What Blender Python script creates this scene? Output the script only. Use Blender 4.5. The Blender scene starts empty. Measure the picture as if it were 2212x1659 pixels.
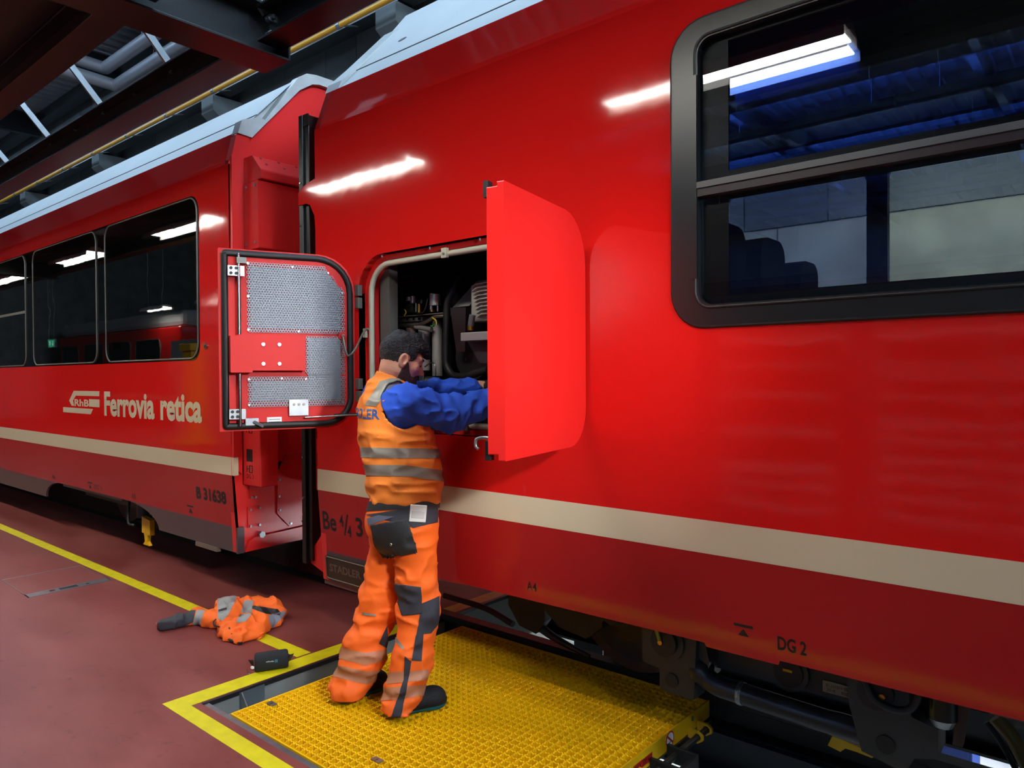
import bpy, bmesh, math, random
import numpy as np
from mathutils import Vector, Matrix
from mathutils.geometry import tessellate_polygon
from mathutils.bvhtree import BVHTree
random.seed(7)
C = bpy.context.scene.collection
SC = bpy.context.scene

# ------------------------------------------------------------------ camera
YAW, PITCH, ROLL, FPX, HCAM = 0.7063786, -0.0113246, -0.0063267, 1576.49, 1.54
CX, CY = 1106.0, 829.5
_c, _s = math.cos, math.sin
FW = Vector((-_s(YAW)*_c(PITCH), _c(YAW)*_c(PITCH), _s(PITCH)))
RT = Vector((_c(YAW), _s(YAW), 0.0)); UP = RT.cross(FW)
R2 = RT*_c(ROLL) + UP*_s(ROLL); U2 = UP*_c(ROLL) - RT*_s(ROLL)
CAMO = Vector((0, 0, HCAM))
cam = bpy.data.cameras.new('camera'); camo = bpy.data.objects.new('camera', cam); C.objects.link(camo)
cam.sensor_width = 36.0; cam.lens = FPX/2212.0*36.0; cam.clip_start = 0.05; cam.clip_end = 200
camo.matrix_world = Matrix(((R2.x, U2.x, -FW.x, 0), (R2.y, U2.y, -FW.y, 0), (R2.z, U2.z, -FW.z, HCAM), (0, 0, 0, 1)))
SC.camera = camo
# ------------------------------------------------------------------ world, exposure
W = bpy.data.worlds.new('world'); SC.world = W; W.use_nodes = True
W.node_tree.nodes['Background'].inputs[0].default_value = (0.42, 0.62, 1.0, 1)
W.node_tree.nodes['Background'].inputs[1].default_value = 0.35
SC.view_settings.view_transform = 'Standard'; SC.view_settings.look = 'None'
SC.view_settings.exposure = 0.0; SC.view_settings.gamma = 1.0
SC.view_settings.use_curve_mapping = False
SC.cycles.max_bounces = 8; SC.cycles.diffuse_bounces = 3; SC.cycles.glossy_bounces = 4
SC.cycles.transparent_max_bounces = 12; SC.cycles.sample_clamp_indirect = 4.0
SC.cycles.caustics_reflective = False; SC.cycles.caustics_refractive = False
TUBE_POWER = 56.0        # emission of the fluorescent tubes
SKY_POWER = 8.5          # daylight in the roof lights and gable glazing
ADDED_FLOOD_POWER = 840.0     # power of the added flood lamp

# ------------------------------------------------------------------ pixel helpers (a pixel gives a direction; a plane gives the distance)
def ray(u, v): return FW + R2*((u-CX)/FPX) - U2*((v-CY)/FPX)
def onz(u, v, z=0.0): d = ray(u, v); return CAMO + d*((z-HCAM)/d.z)
def ony(u, v, y): d = ray(u, v); return CAMO + d*(y/d.y)
def onx(u, v, x): d = ray(u, v); return CAMO + d*(x/d.x)

# ------------------------------------------------------------------ materials
def lin(c): return tuple(((x/255.0)/12.92 if x/255.0 <= 0.04045 else ((x/255.0+0.055)/1.055)**2.4) for x in c)
MATS = {}
def mat(name, col, rough=0.5, metal=0.0, bump=0.0, bscale=40.0, var=0.0, vscale=3.0, spec=0.5, emit=None, estr=0.0, coat=0.0, lincol=False, bdist=0.01, stretch=None, sss=0.0):
    if name in MATS: return MATS[name]
    m = bpy.data.materials.new(name); m.use_nodes = True; nt = m.node_tree
    b = nt.nodes['Principled BSDF']; rgb = col if lincol else lin(col)
    b.inputs['Base Color'].default_value = (*rgb, 1); b.inputs['Roughness'].default_value = rough
    b.inputs['Metallic'].default_value = metal; b.inputs['Specular IOR Level'].default_value = spec
    b.inputs['Coat Weight'].default_value = coat; b.inputs['Coat Roughness'].default_value = 0.04
    if sss: b.inputs['Subsurface Weight'].default_value = sss; b.inputs['Subsurface Radius'].default_value = (0.01, 0.004, 0.002)
    if emit: b.inputs['Emission Color'].default_value = (*emit, 1); b.inputs['Emission Strength'].default_value = estr
    tc = nt.nodes.new('ShaderNodeTexCoord'); out = tc.outputs['Object']
    if stretch:
        mp = nt.nodes.new('ShaderNodeMapping'); mp.inputs['Scale'].default_value = stretch
        nt.links.new(out, mp.inputs['Vector']); out = mp.outputs['Vector']
    if var:
        n = nt.nodes.new('ShaderNodeTexNoise'); n.inputs['Scale'].default_value = vscale; n.inputs['Detail'].default_value = 6
        nt.links.new(out, n.inputs['Vector'])
        r = nt.nodes.new('ShaderNodeValToRGB')
        r.color_ramp.elements[0].position = 0.3; r.color_ramp.elements[1].position = 0.7
        r.color_ramp.elements[0].color = (*[x*(1-var) for x in rgb], 1); r.color_ramp.elements[1].color = (*[min(1, x*(1+var)) for x in rgb], 1)
        nt.links.new(n.outputs['Fac'], r.inputs['Fac']); nt.links.new(r.outputs['Color'], b.inputs['Base Color'])
    if bump:
        n2 = nt.nodes.new('ShaderNodeTexNoise'); n2.inputs['Scale'].default_value = bscale; n2.inputs['Detail'].default_value = 3
        nt.links.new(out, n2.inputs['Vector'])
        bp = nt.nodes.new('ShaderNodeBump'); bp.inputs['Strength'].default_value = bump; bp.inputs['Distance'].default_value = bdist
        nt.links.new(n2.outputs['Fac'], bp.inputs['Height']); nt.links.new(bp.outputs['Normal'], b.inputs['Normal'])
    MATS[name] = m; return m

def emat(name, col, strength):
    m = bpy.data.materials.new(name); m.use_nodes = True; nt = m.node_tree; nt.nodes.clear()
    e = nt.nodes.new('ShaderNodeEmission'); e.inputs[0].default_value = (*col, 1); e.inputs[1].default_value = strength
    o = nt.nodes.new('ShaderNodeOutputMaterial'); nt.links.new(e.outputs[0], o.inputs[0]); MATS[name] = m; return m

def glassmat(name, tint, refl_col, ior_w, rough=0.0, base=0.04):
    # thin pane: coloured see-through plus a coloured fresnel reflection
    m = bpy.data.materials.new(name); m.use_nodes = True; nt = m.node_tree; nt.nodes.clear()
    t = nt.nodes.new('ShaderNodeBsdfTransparent'); t.inputs[0].default_value = (*tint, 1)
    g = nt.nodes.new('ShaderNodeBsdfGlossy'); g.inputs['Color'].default_value = (*refl_col, 1); g.inputs['Roughness'].default_value = rough
    f = nt.nodes.new('ShaderNodeFresnel'); f.inputs[0].default_value = 1.5
    mu = nt.nodes.new('ShaderNodeMath'); mu.operation = 'MULTIPLY'; mu.inputs[1].default_value = ior_w; mu.use_clamp = True
    ad = nt.nodes.new('ShaderNodeMath'); ad.operation = 'ADD'; ad.inputs[1].default_value = base; ad.use_clamp = True
    mx = nt.nodes.new('ShaderNodeMixShader'); o = nt.nodes.new('ShaderNodeOutputMaterial')
    nt.links.new(f.outputs[0], mu.inputs[0]); nt.links.new(mu.outputs[0], ad.inputs[0]); nt.links.new(ad.outputs[0], mx.inputs[0])
    nt.links.new(t.outputs[0], mx.inputs[1]); nt.links.new(g.outputs[0], mx.inputs[2]); nt.links.new(mx.outputs[0], o.inputs[0])
    MATS[name] = m; return m

def stripes_mat(name, c1, c2, scale, rough, axis=(1, 1, 0), metal=0.0):
    m = mat(name, c1, rough, metal); nt = m.node_tree; b = nt.nodes['Principled BSDF']
    tc = nt.nodes.new('ShaderNodeTexCoord'); w = nt.nodes.new('ShaderNodeTexWave'); w.inputs['Scale'].default_value = scale
    w.bands_direction = 'DIAGONAL' if axis == (1, 1, 0) else ('X' if axis == (1, 0, 0) else ('Y' if axis == (0, 1, 0) else 'Z'))
    nt.links.new(tc.outputs['Object'], w.inputs['Vector'])
    r = nt.nodes.new('ShaderNodeValToRGB'); r.color_ramp.elements[0].position = 0.4; r.color_ramp.elements[1].position = 0.6
    r.color_ramp.elements[0].color = (*lin(c1), 1); r.color_ramp.elements[1].color = (*lin(c2), 1)
    nt.links.new(w.outputs['Fac'], r.inputs['Fac']); nt.links.new(r.outputs['Color'], b.inputs['Base Color']); return m

RED = mat('red_gloss_paint', (0.62, 0.010, 0.008), 0.07, bump=0.10, bscale=2.2, bdist=0.02, lincol=True, spec=0.42)
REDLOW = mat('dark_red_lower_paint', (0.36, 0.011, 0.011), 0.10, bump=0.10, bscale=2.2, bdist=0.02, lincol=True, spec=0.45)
REDM = mat('red_satin_paint', (0.66, 0.022, 0.02), 0.28, lincol=True, bump=0.05, bscale=30)
REDIN = mat('red_matt_inner_paint', (0.60, 0.022, 0.02), 0.5, lincol=True, spec=0.22)
CREAM = mat('cream_stripe_paint', (204, 192, 162), 0.16, spec=0.4)
SKIRT = mat('dark_grey_skirt_paint', (74, 60, 64), 0.3)
ROOFG = mat('light_grey_roof_paint', (186, 190, 190), 0.5, var=0.06, vscale=2.0)
RIMG = mat('bare_grey_rim', (168, 172, 170), 0.4, var=0.12, vscale=9)
BLACKP = mat('black_satin_frame', (16, 17, 17), 0.32)
RUBBER = mat('black_rubber', (14, 14, 15), 0.55)
DGLASS = mat('dark_coach_glass', (4, 5, 5), 0.015, spec=0.6, bump=0.03, bscale=1.6, bdist=0.03)
GRILLLINE = mat('grey_rubber_line', (92, 92, 84), 0.35)
BLACKTXT = mat('black_lettering', (18, 14, 13), 0.45)
STEEL = mat('galvanised_steel', (150, 156, 160), 0.35, 0.85, var=0.15, vscale=14)
CHROME = mat('bright_steel', (185, 185, 182), 0.2, 1.0)
DSTEEL = mat('dark_gantry_steel', (17, 19, 22), 0.32, 0.0, bump=0.05, bscale=30, spec=0.6)
RAILST = mat('dark_rail_steel', (24, 24, 27), 0.45, 0.3, var=0.3, vscale=8)
BOGIE = mat('grey_bogie_paint', (52, 50, 47), 0.5, var=0.25, vscale=9)
BOGIED = mat('dark_brown_undercarriage', (30, 25, 21), 0.6, var=0.3, vscale=12)
RUST = mat('brown_rusty_iron', (64, 44, 32), 0.6, 0.2, var=0.4, vscale=16)
CONC = mat('grey_concrete', (118, 122, 118), 0.8, var=0.22, vscale=2.2, bump=0.2, bscale=25)
CONCW = mat('pale_concrete', (150, 152, 146), 0.8, var=0.2, vscale=1.6, bump=0.2, bscale=25)
YELLOWP = mat('yellow_marking_paint', (214, 200, 14), 0.42, var=0.10, vscale=14)
YELLOWG = mat('yellow_plastic_grating', (250, 192, 8), 0.42, spec=0.45)
YELLOWM = mat('yellow_painted_metal', (226, 172, 10), 0.38, var=0.06, vscale=12)
ORANGEPIPE = mat('orange_conductor_rail', (224, 158, 38), 0.35)
WHITE = mat('white_sticker', (225, 225, 222), 0.45)
SIGNRED = mat('red_sticker', (200, 30, 24), 0.45)
CREAMF = mat('cream_rubber_seal', (196, 194, 172), 0.42)
DARKINT = mat('dark_compartment_lining', (26, 25, 24), 0.75, bump=0.4, bscale=60)
GREYINT = mat('grey_compartment_metal', (112, 112, 106), 0.45, 0.4, var=0.1, vscale=8)
ALU = mat('cast_aluminium', (188, 186, 178), 0.36, 0.6, var=0.12, vscale=20)
BRASS = mat('brass_fitting', (196, 150, 60), 0.28, 1.0)
DARKPL = mat('dark_sheet_metal', (44, 43, 42), 0.35, 0.3)
PERF_BACK = mat('grey_foam_behind_mesh', (120, 126, 132), 0.85, var=0.15, vscale=6)

# ------------------------------------------------------------------ object helpers
def setp(o, label=None, cat=None, group=None, kind=None):
    if label: o['label'] = label
    if cat: o['category'] = cat
    if group: o['group'] = group
    if kind: o['kind'] = kind
    return o
def empty(name, loc, label=None, cat=None, group=None, kind=None):
    o = bpy.data.objects.new(name, None); C.objects.link(o); o.location = loc; o.empty_display_size = 0.1
    bpy.context.view_layer.update(); return setp(o, label, cat, group, kind)
def link(name, me, m=None, parent=None, label=None, cat=None, group=None, kind=None):
    o = bpy.data.objects.new(name, me); C.objects.link(o)
    if m: me.materials.clear(); me.materials.append(m)
    if parent is not None:
        o.parent = parent; o.matrix_parent_inverse = wm(parent).inverted()
    return setp(o, label, cat, group, kind)
def wm(o):
    m = o.matrix_basis.copy()
    if o.parent is not None: m = wm(o.parent) @ o.matrix_parent_inverse @ m
    return m
def rrect(x0, x1, z0, z1, r, n=7):
    if not isinstance(r, (list, tuple)): r = [r]*4           # order: bl, br, tr, tl
    out = []
    for (cx, cz, a0, rr) in ((x0+r[0], z0+r[0], 180, r[0]), (x1-r[1], z0+r[1], 270, r[1]), (x1-r[2], z1-r[2], 0, r[2]), (x0+r[3], z1-r[3], 90, r[3])):
        if rr < 1e-6: out.append((cx, cz)); continue
        for i in range(n+1):
            a = math.radians(a0+90.0*i/n); out.append((cx+rr*math.cos(a), cz+rr*math.sin(a)))
    return out
def circle(cx, cz, r, n=20): return [(cx+r*math.cos(2*math.pi*i/n), cz+r*math.sin(2*math.pi*i/n)) for i in range(n)]
def catmull(pts, k=6):
    P = [Vector(p) for p in pts]; out = []
    if len(P) < 3: return P
    Q = [P[0]*2-P[1]] + P + [P[-1]*2-P[-2]]
    for i in range(1, len(Q)-2):
        p0, p1, p2, p3 = Q[i-1], Q[i], Q[i+1], Q[i+2]
        for j in range(k):
            t = j/k
            out.append(0.5*((2*p1)+(p2-p0)*t+(2*p0-5*p1+4*p2-p3)*t*t+(3*p1-p0-3*p2+p3)*t**3))
    out.append(P[-1]); return out
def XZ(y): return lambda a, b, d: (a, y+d, b)                 # plate on a plane facing -y; d into the plate
def YZ(x): return lambda a, b, d: (x+d, a, b)
def XY(z): return lambda a, b, d: (a, b, z+d)

class MB:
    def __init__(s): s.v = []; s.f = []; s.sm = []
    def add(s, vs, fs, smooth=False):
        o = len(s.v); s.v += [tuple(v) for v in vs]
        for f in fs: s.f.append(tuple(i+o for i in f)); s.sm.append(smooth)
        return s
    def box(s, x0, x1, y0, y1, z0, z1):
        return s.add([(x0,y0,z0),(x1,y0,z0),(x1,y1,z0),(x0,y1,z0),(x0,y0,z1),(x1,y0,z1),(x1,y1,z1),(x0,y1,z1)],
                     [(0,3,2,1),(4,5,6,7),(0,1,5,4),(1,2,6,5),(2,3,7,6),(3,0,4,7)])
    def obox(s, c, a, b, d):
        c, a, b, d = Vector(c), Vector(a), Vector(b), Vector(d); vs = []
        for k in (-1, 1):
            for (i, j) in ((-1,-1),(1,-1),(1,1),(-1,1)): vs.append(c+a*i+b*j+d*k)
        return s.add(vs, [(0,3,2,1),(4,5,6,7),(0,1,5,4),(1,2,6,5),(2,3,7,6),(3,0,4,7)])
    def bar(s, p0, p1, w, h, up=(0, 0, 1)):
        p0, p1 = Vector(p0), Vector(p1); t = (p1-p0); n = t.normalized(); sd = n.cross(Vector(up))
        if sd.length < 1e-4: sd = n.cross(Vector((0, 1, 0)))
        sd.normalize(); u = sd.cross(n); return s.obox((p0+p1)/2, sd*w/2, u*h/2, t/2)
    def cyl(s, p0, p1, r, n=16, r2=None, caps=True):
        p0, p1 = Vector(p0), Vector(p1); r2 = r if r2 is None else r2; t = (p1-p0).normalized()
        a = t.orthogonal().normalized(); b = t.cross(a); vs = []
        for (p, rr) in ((p0, r), (p1, r2)):
            for i in range(n):
                th = 2*math.pi*i/n; vs.append(p+(a*math.cos(th)+b*math.sin(th))*rr)
        s.add(vs, [(i, (i+1) % n, n+(i+1) % n, n+i) for i in range(n)], True)
        if caps: s.add(vs[:n], [tuple(reversed(range(n)))]); s.add(vs[n:], [tuple(range(n))])
        return s
    def tube(s, pts, r, n=10, k=6, smooth=True):
        P = catmull(pts, k) if smooth else [Vector(p) for p in pts]
        t = (P[1]-P[0]).normalized(); a = t.orthogonal().normalized(); vs = []; m = len(P)
        rs = r if isinstance(r, (list, tuple)) else None
        for i, p in enumerate(P):
            tt = ((P[min(i+1, m-1)]-P[max(i-1, 0)])).normalized(); a = (a-tt*a.dot(tt)).normalized(); b = tt.cross(a)
            rr = r if rs is None else rs[0]+(rs[-1]-rs[0])*i/(m-1) if len(rs) == 2 else rs[min(len(rs)-1, int(round(i*(len(rs)-1)/(m-1))))]
            for j in range(n):
                th = 2*math.pi*j/n; vs.append(p+(a*math.cos(th)+b*math.sin(th))*rr)
        fs = [(i*n+j, i*n+(j+1) % n, (i+1)*n+(j+1) % n, (i+1)*n+j) for i in range(m-1) for j in range(n)]
        s.add(vs, fs, True); s.add(vs[:n], [tuple(reversed(range(n)))]); s.add(vs[-n:], [tuple(range(n))]); return s
    def plate(s, outer, holes, mp, d0, d1, back=True):
        loops = [outer]+list(holes); flat = [p for l in loops for p in l]
        tris = tessellate_polygon([[Vector((p[0], p[1], 0)) for p in l] for l in loops])
        n = len(flat); va = [mp(p[0], p[1], d0) for p in flat]; vb = [mp(p[0], p[1], d1) for p in flat]
        A = [Vector(x) for x in va]
        fs = []
        dirn = Vector(vb[0])-Vector(va[0])
        for t in tris:
            nn = (A[t[1]]-A[t[0]]).cross(A[t[2]]-A[t[0]]); t = tuple(t)
            if nn.dot(dirn) > 0: t = t[::-1]
            fs.append(t)
            if back: fs.append(tuple(i+n for i in reversed(t)))
        s.add(va+vb, fs)
        o = 0
        for l in loops:
            k = len(l); w = []
            ar = sum(l[i][0]*l[(i+1) % k][1]-l[(i+1) % k][0]*l[i][1] for i in range(k))
            for i in range(k): w.append((o+i, o+(i+1) % k, n+o+(i+1) % k, n+o+i))
            s.add(va+vb, w); o += k
        return s
    def sph(s, c, r, n=12, m=8, sc=(1, 1, 1)):
        c = Vector(c); vs = [c+Vector((0, 0, r*sc[2]))]; fs = []
        for i in range(1, m):
            ph = math.pi*i/m
            for j in range(n):
                th = 2*math.pi*j/n; vs.append(c+Vector((r*sc[0]*math.sin(ph)*math.cos(th), r*sc[1]*math.sin(ph)*math.sin(th), r*sc[2]*math.cos(ph))))
        vs.append(c-Vector((0, 0, r*sc[2])))
        for j in range(n): fs.append((0, 1+j, 1+(j+1) % n))
        for i in range(m-2):
            for j in range(n): fs.append((1+i*n+j, 1+(i+1)*n+j, 1+(i+1)*n+(j+1) % n, 1+i*n+(j+1) % n))
        L = len(vs)-1
        for j in range(n): fs.append((L, 1+(m-2)*n+(j+1) % n, 1+(m-2)*n+j))
        return s.add(vs, fs, True)
    def mesh(s, name):
        me = bpy.data.meshes.new(name); me.from_pydata(s.v, [], s.f); me.polygons.foreach_set('use_smooth', s.sm)
        bm = bmesh.new(); bm.from_mesh(me); bmesh.ops.recalc_face_normals(bm, faces=bm.faces); bm.to_mesh(me); bm.free(); me.update(); return me
    def obj(s, name, m, parent=None, bevel=0.0, **kw):
        o = link(name, s.mesh(name), m, parent, **kw)
        if bevel:
            b = o.modifiers.new('bevel', 'BEVEL'); b.width = bevel; b.segments = 2; b.limit_method = 'ANGLE'; b.angle_limit = math.radians(40)
        return o
def box(name, m, x0, x1, y0, y1, z0, z1, parent=None, bevel=0.0, **kw): return MB().box(x0, x1, y0, y1, z0, z1).obj(name, m, parent, bevel, **kw)
def curve_loft(name, loops, m, parent=None, closed=True, smooth=True, **kw):
    b = MB(); n = len(loops[0]); vs = [p for l in loops for p in l]
    fs = [(i*n+j, i*n+(j+1) % n, (i+1)*n+(j+1) % n, (i+1)*n+j) for i in range(len(loops)-1) for j in range(n if closed else n-1)]
    b.add(vs, fs, smooth); return b.obj(name, m, parent, **kw)
def ring_tube(name, loop3, r, m, parent, n=8, **kw):           # closed tube round a loop of 3-D points
    P = [Vector(p) for p in loop3]; k = len(P); b = MB(); vs = []; a = None
    for i in range(k):
        t = (P[(i+1) % k]-P[i-1]).normalized()
        if a is None: a = t.orthogonal().normalized()
        a = (a-t*a.dot(t)).normalized(); c = t.cross(a)
        vs += [P[i]+(a*math.cos(2*math.pi*j/n)+c*math.sin(2*math.pi*j/n))*r for j in range(n)]
    fs = [(i*n+j, i*n+(j+1) % n, ((i+1) % k)*n+(j+1) % n, ((i+1) % k)*n+j) for i in range(k) for j in range(n)]
    b.add(vs, fs, True); return b.obj(name, m, parent, **kw)
_tcache = {}
def text_mesh(body, bold=0.0):
    cu = bpy.data.curves.new('lettering', 'FONT'); cu.body = body; cu.size = 1.0; cu.offset = bold; cu.resolution_u = 3
    ob = bpy.data.objects.new('lettering', cu); C.objects.link(ob)
    dg = bpy.context.evaluated_depsgraph_get(); me = bpy.data.meshes.new_from_object(ob.evaluated_get(dg))
    vs = np.array([v.co[:] for v in me.vertices]); fs = [tuple(p.vertices) for p in me.polygons]
    bpy.data.objects.remove(ob); bpy.data.curves.remove(cu); bpy.data.meshes.remove(me)
    return vs, fs
def text_fit(name, body, m, parent, mp, x0, x1, z0, z1, d=-0.0012, bold=0.0, skew=0.0, **kw):
    vs, fs = text_mesh(body, bold); lo = vs.min(0); hi = vs.max(0)
    P = []
    for v in vs:
        a = (v[0]-lo[0])/(hi[0]-lo[0]); b_ = (v[1]-lo[1])/(hi[1]-lo[1])
        P.append(mp(x0+a*(x1-x0)+skew*b_, z0+b_*(z1-z0), d))
    me = bpy.data.meshes.new(name); me.from_pydata(P, [], fs); me.update()
    return link(name, me, m, parent, **kw)

# ================================================================== THE HALL
YT = 2.55                                   # plane of the train's side
PX0, PY0, PY1, PZ = -3.345, 1.652, 6.0, -1.15  # pit: left edge, front edge, far edge, depth
X0, X1, Y0, Y1, ZC = -34.0, 8.0, -30.0, 7.5, 9.15
def floor_material():
    m = mat('red_epoxy_floor', (126, 62, 58), 0.38, spec=0.22); nt = m.node_tree; b = nt.nodes['Principled BSDF']
    tc = nt.nodes.new('ShaderNodeTexCoord')
    n1 = nt.nodes.new('ShaderNodeTexNoise'); n1.inputs['Scale'].default_value = 1.1; n1.inputs['Detail'].default_value = 8; n1.inputs['Roughness'].default_value = 0.65
    mp = nt.nodes.new('ShaderNodeMapping'); mp.inputs['Scale'].default_value = (1.0, 2.2, 1.0); mp.inputs['Rotation'].default_value = (0, 0, 0.5)
    nt.links.new(tc.outputs['Object'], mp.inputs['Vector']); nt.links.new(mp.outputs['Vector'], n1.inputs['Vector'])
    r1 = nt.nodes.new('ShaderNodeValToRGB'); r1.color_ramp.elements[0].position = 0.32; r1.color_ramp.elements[1].position = 0.70
    r1.color_ramp.elements[0].color = (*lin((108, 46, 42)), 1); r1.color_ramp.elements[1].color = (*lin((138, 74, 69)), 1)
    nt.links.new(n1.outputs['Fac'], r1.inputs['Fac'])
    n2 = nt.nodes.new('ShaderNodeTexNoise'); n2.inputs['Scale'].default_value = 9.0; n2.inputs['Detail'].default_value = 9; n2.inputs['Roughness'].default_value = 0.75
    nt.links.new(tc.outputs['Object'], n2.inputs['Vector'])
    r2 = nt.nodes.new('ShaderNodeValToRGB'); r2.color_ramp.elements[0].position = 0.30; r2.color_ramp.elements[1].position = 0.42
    r2.color_ramp.elements[0].color = (0.45, 0.42, 0.42, 1); r2.color_ramp.elements[1].color = (1, 1, 1, 1)
    nt.links.new(n2.outputs['Fac'], r2.inputs['Fac'])
    mx = nt.nodes.new('ShaderNodeMix'); mx.data_type = 'RGBA'; mx.blend_type = 'MULTIPLY'; mx.inputs[0].default_value = 0.8
    nt.links.new(r1.outputs['Color'], mx.inputs[6]); nt.links.new(r2.outputs['Color'], mx.inputs[7]); nt.links.new(mx.outputs[2], b.inputs['Base Color'])
    r3 = nt.nodes.new('ShaderNodeMapRange'); r3.inputs[3].default_value = 0.30; r3.inputs[4].default_value = 0.52
    nt.links.new(n1.outputs['Fac'], r3.inputs[0]); nt.links.new(r3.outputs[0], b.inputs['Roughness'])
    return m
FLOORM = floor_material()
fl = MB()
fl.box(X0, PX0, Y0, Y1, -0.12, 0.0).box(PX0, X1, Y0, PY0, -0.12, 0.0).box(PX0, X1, PY1, Y1, -0.12, 0.0)
floor = fl.obj('floor', FLOORM, kind='structure')
setp(floor, 'worn red epoxy floor of the workshop with yellow painted lines', 'floor')

def strip(name, pts, m, parent, z=0.0, h=0.0012, **kw):
    return MB().plate(pts, [], XY(z), h, 0.0).obj(name, m, parent, **kw)
# yellow lines painted on the floor
a0, a1 = onz(0, 1130.2), onz(451.4, 1318.3); b0, b1 = onz(0, 1146), onz(416.7, 1324)
strip('marking_line', [(-30, 2.265), (-3.50, 2.265), (-3.50, 2.355), (-30, 2.355)], YELLOWP, floor)
strip('marking_line', [(PX0-0.145, 1.53), (PX0-0.022, 1.61), (PX0-0.022, 2.62), (PX0-0.135, 2.62)], YELLOWP, floor)
strip('marking_line', [(PX0-0.135, 2.62), (PX0-0.022, 2.62), (PX0-0.022, 6.0), (PX0-0.135, 6.0)], YELLOWP, floor)
strip('marking_line', [(PX0-0.145, 1.53), (6.0, 1.53), (6.0, 1.61), (PX0-0.022, 1.61)], YELLOWP, floor)

# grey concrete pit
def wallobj(name, *a, m=CONC, lab=None): return setp(box(name, m, *a), lab, 'wall', kind='structure')
wp = wallobj('wall_pit_left', PX0-0.25, PX0+0.003, PY0, PY1, PZ, -0.004, lab='concrete side wall of the pit behind the yellow platform')
wallobj('wall_pit_front', PX0-0.25, X1, PY0-0.25, PY0+0.003, PZ, -0.005, lab='concrete front wall of the pit under the floor edge')
wallobj('wall_pit_far', PX0-0.25, X1, PY1-0.003, PY1+0.25, PZ, -0.004, m=CONCW, lab='speckled concrete wall on the far side of the pit')
PITF = mat('pale_pit_floor', (178, 182, 182), 0.6, var=0.1, vscale=3)
setp(box('floor_pit', PITF, PX0-0.25, X1, PY0-0.25, PY1+0.25, PZ-0.15, PZ), 'pale concrete floor at the bottom of the pit', 'floor', kind='structure')
# steel angle edging round the pit
setp(MB().box(PX0-0.012, PX0+0.006, PY0, PY1, -0.020, 0.001).obj('trim_1', RAILST, wp), 'dark steel edging of the pit wall')
setp(MB().box(PX0, 8.0, PY0-0.001, PY0+0.03, -0.06, -0.004).obj('trim_2', STEEL, None, kind='structure'), 'grey steel ledge along the front edge of the pit', 'trim')

# concrete back wall in boards, with corbels
wb = setp(box('wall_back', CONC, X0, X1, Y1+0.012, Y1+0.3, -0.1, ZC), 'grey concrete rear wall with board marks and corbels behind the train', 'wall', kind='structure')
PANM = [mat('concrete_panel_%s' % t, c, 0.8, var=0.14, vscale=1.4, bump=0.2, bscale=20, stretch=(1, 1, 0.35)) for t, c in (('mid', (88, 94, 95)), ('pale', (96, 101, 101)), ('dark', (82, 88, 90)))]
x = X0; k = 0
pan_cache = {}
while x < 4.0:
    w = (1.25, 0.85, 1.6)[k % 3]
    o = MB().box(x+0.008, x+w-0.008, Y1-0.002*(k % 2), Y1+0.02, 3.05, ZC-0.02).obj('panel', PANM[(k*2) % 3], wb); x += w; k += 1
x = X0; k = 0
while x < 4.0:
    w = (2.4, 1.5)[k % 2]
    MB().box(x+0.008, x+w-0.008, Y1-0.002*(k % 2), Y1+0.02, 0.0, 3.03).obj('panel', CONCW if False else mat('window_concrete', (150, 150, 132), 0.8, var=0.3, vscale=2.6, bump=0.2, bscale=20), wb); x += w; k += 1
for cu, cv in ((811, 22), (435, 216), (198, 336), (43, 416)):
    p = ony(cu, cv, 6.9); xx = p.x
    MB().plate([(6.9, 6.90), (6.9, 6.62), (7.5, 6.15), (7.5, 6.90)], [], YZ(xx), 0.0, 0.45).obj('corbel', PANM[1], wb, bevel=0.01)
MB().plate([(6.9, 6.90), (6.9, 6.62), (7.5, 6.15), (7.5, 6.90)], [], YZ(-3.2), 0.0, 0.45).obj('corbel', PANM[1], wb, bevel=0.01)
# crane runway on the corbels with its orange conductor rail
rw = empty('crane_runway', (-14, 7.1, 6.9), 'black steel crane runway beam with an orange conductor rail on concrete corbels', 'crane rail')
MB().box(-34, 7.9, 6.95, 7.22, 6.92, 6.95).box(-34, 7.9, 7.06, 7.10, 6.95, 7.35).box(-34, 7.9, 6.95, 7.22, 7.33, 7.37).obj('beam', DSTEEL, rw)
setp(MB().cyl((-34, 6.72, 6.815), (7.9, 6.72, 6.815), 0.042, 12).obj('conductor_rail', ORANGEPIPE, rw), 'thin orange conductor rail')
for i in range(16):
    xx = -30+i*1.9
    MB().bar((xx, 6.72, 6.81), (xx, 7.1, 6.94), 0.03, 0.02).obj('bracket', STEEL, rw)
    MB().cyl((xx-0.04, 6.72, 6.815), (xx+0.04, 6.72, 6.815), 0.05, 10).obj('clamp', STEEL, rw)

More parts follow.
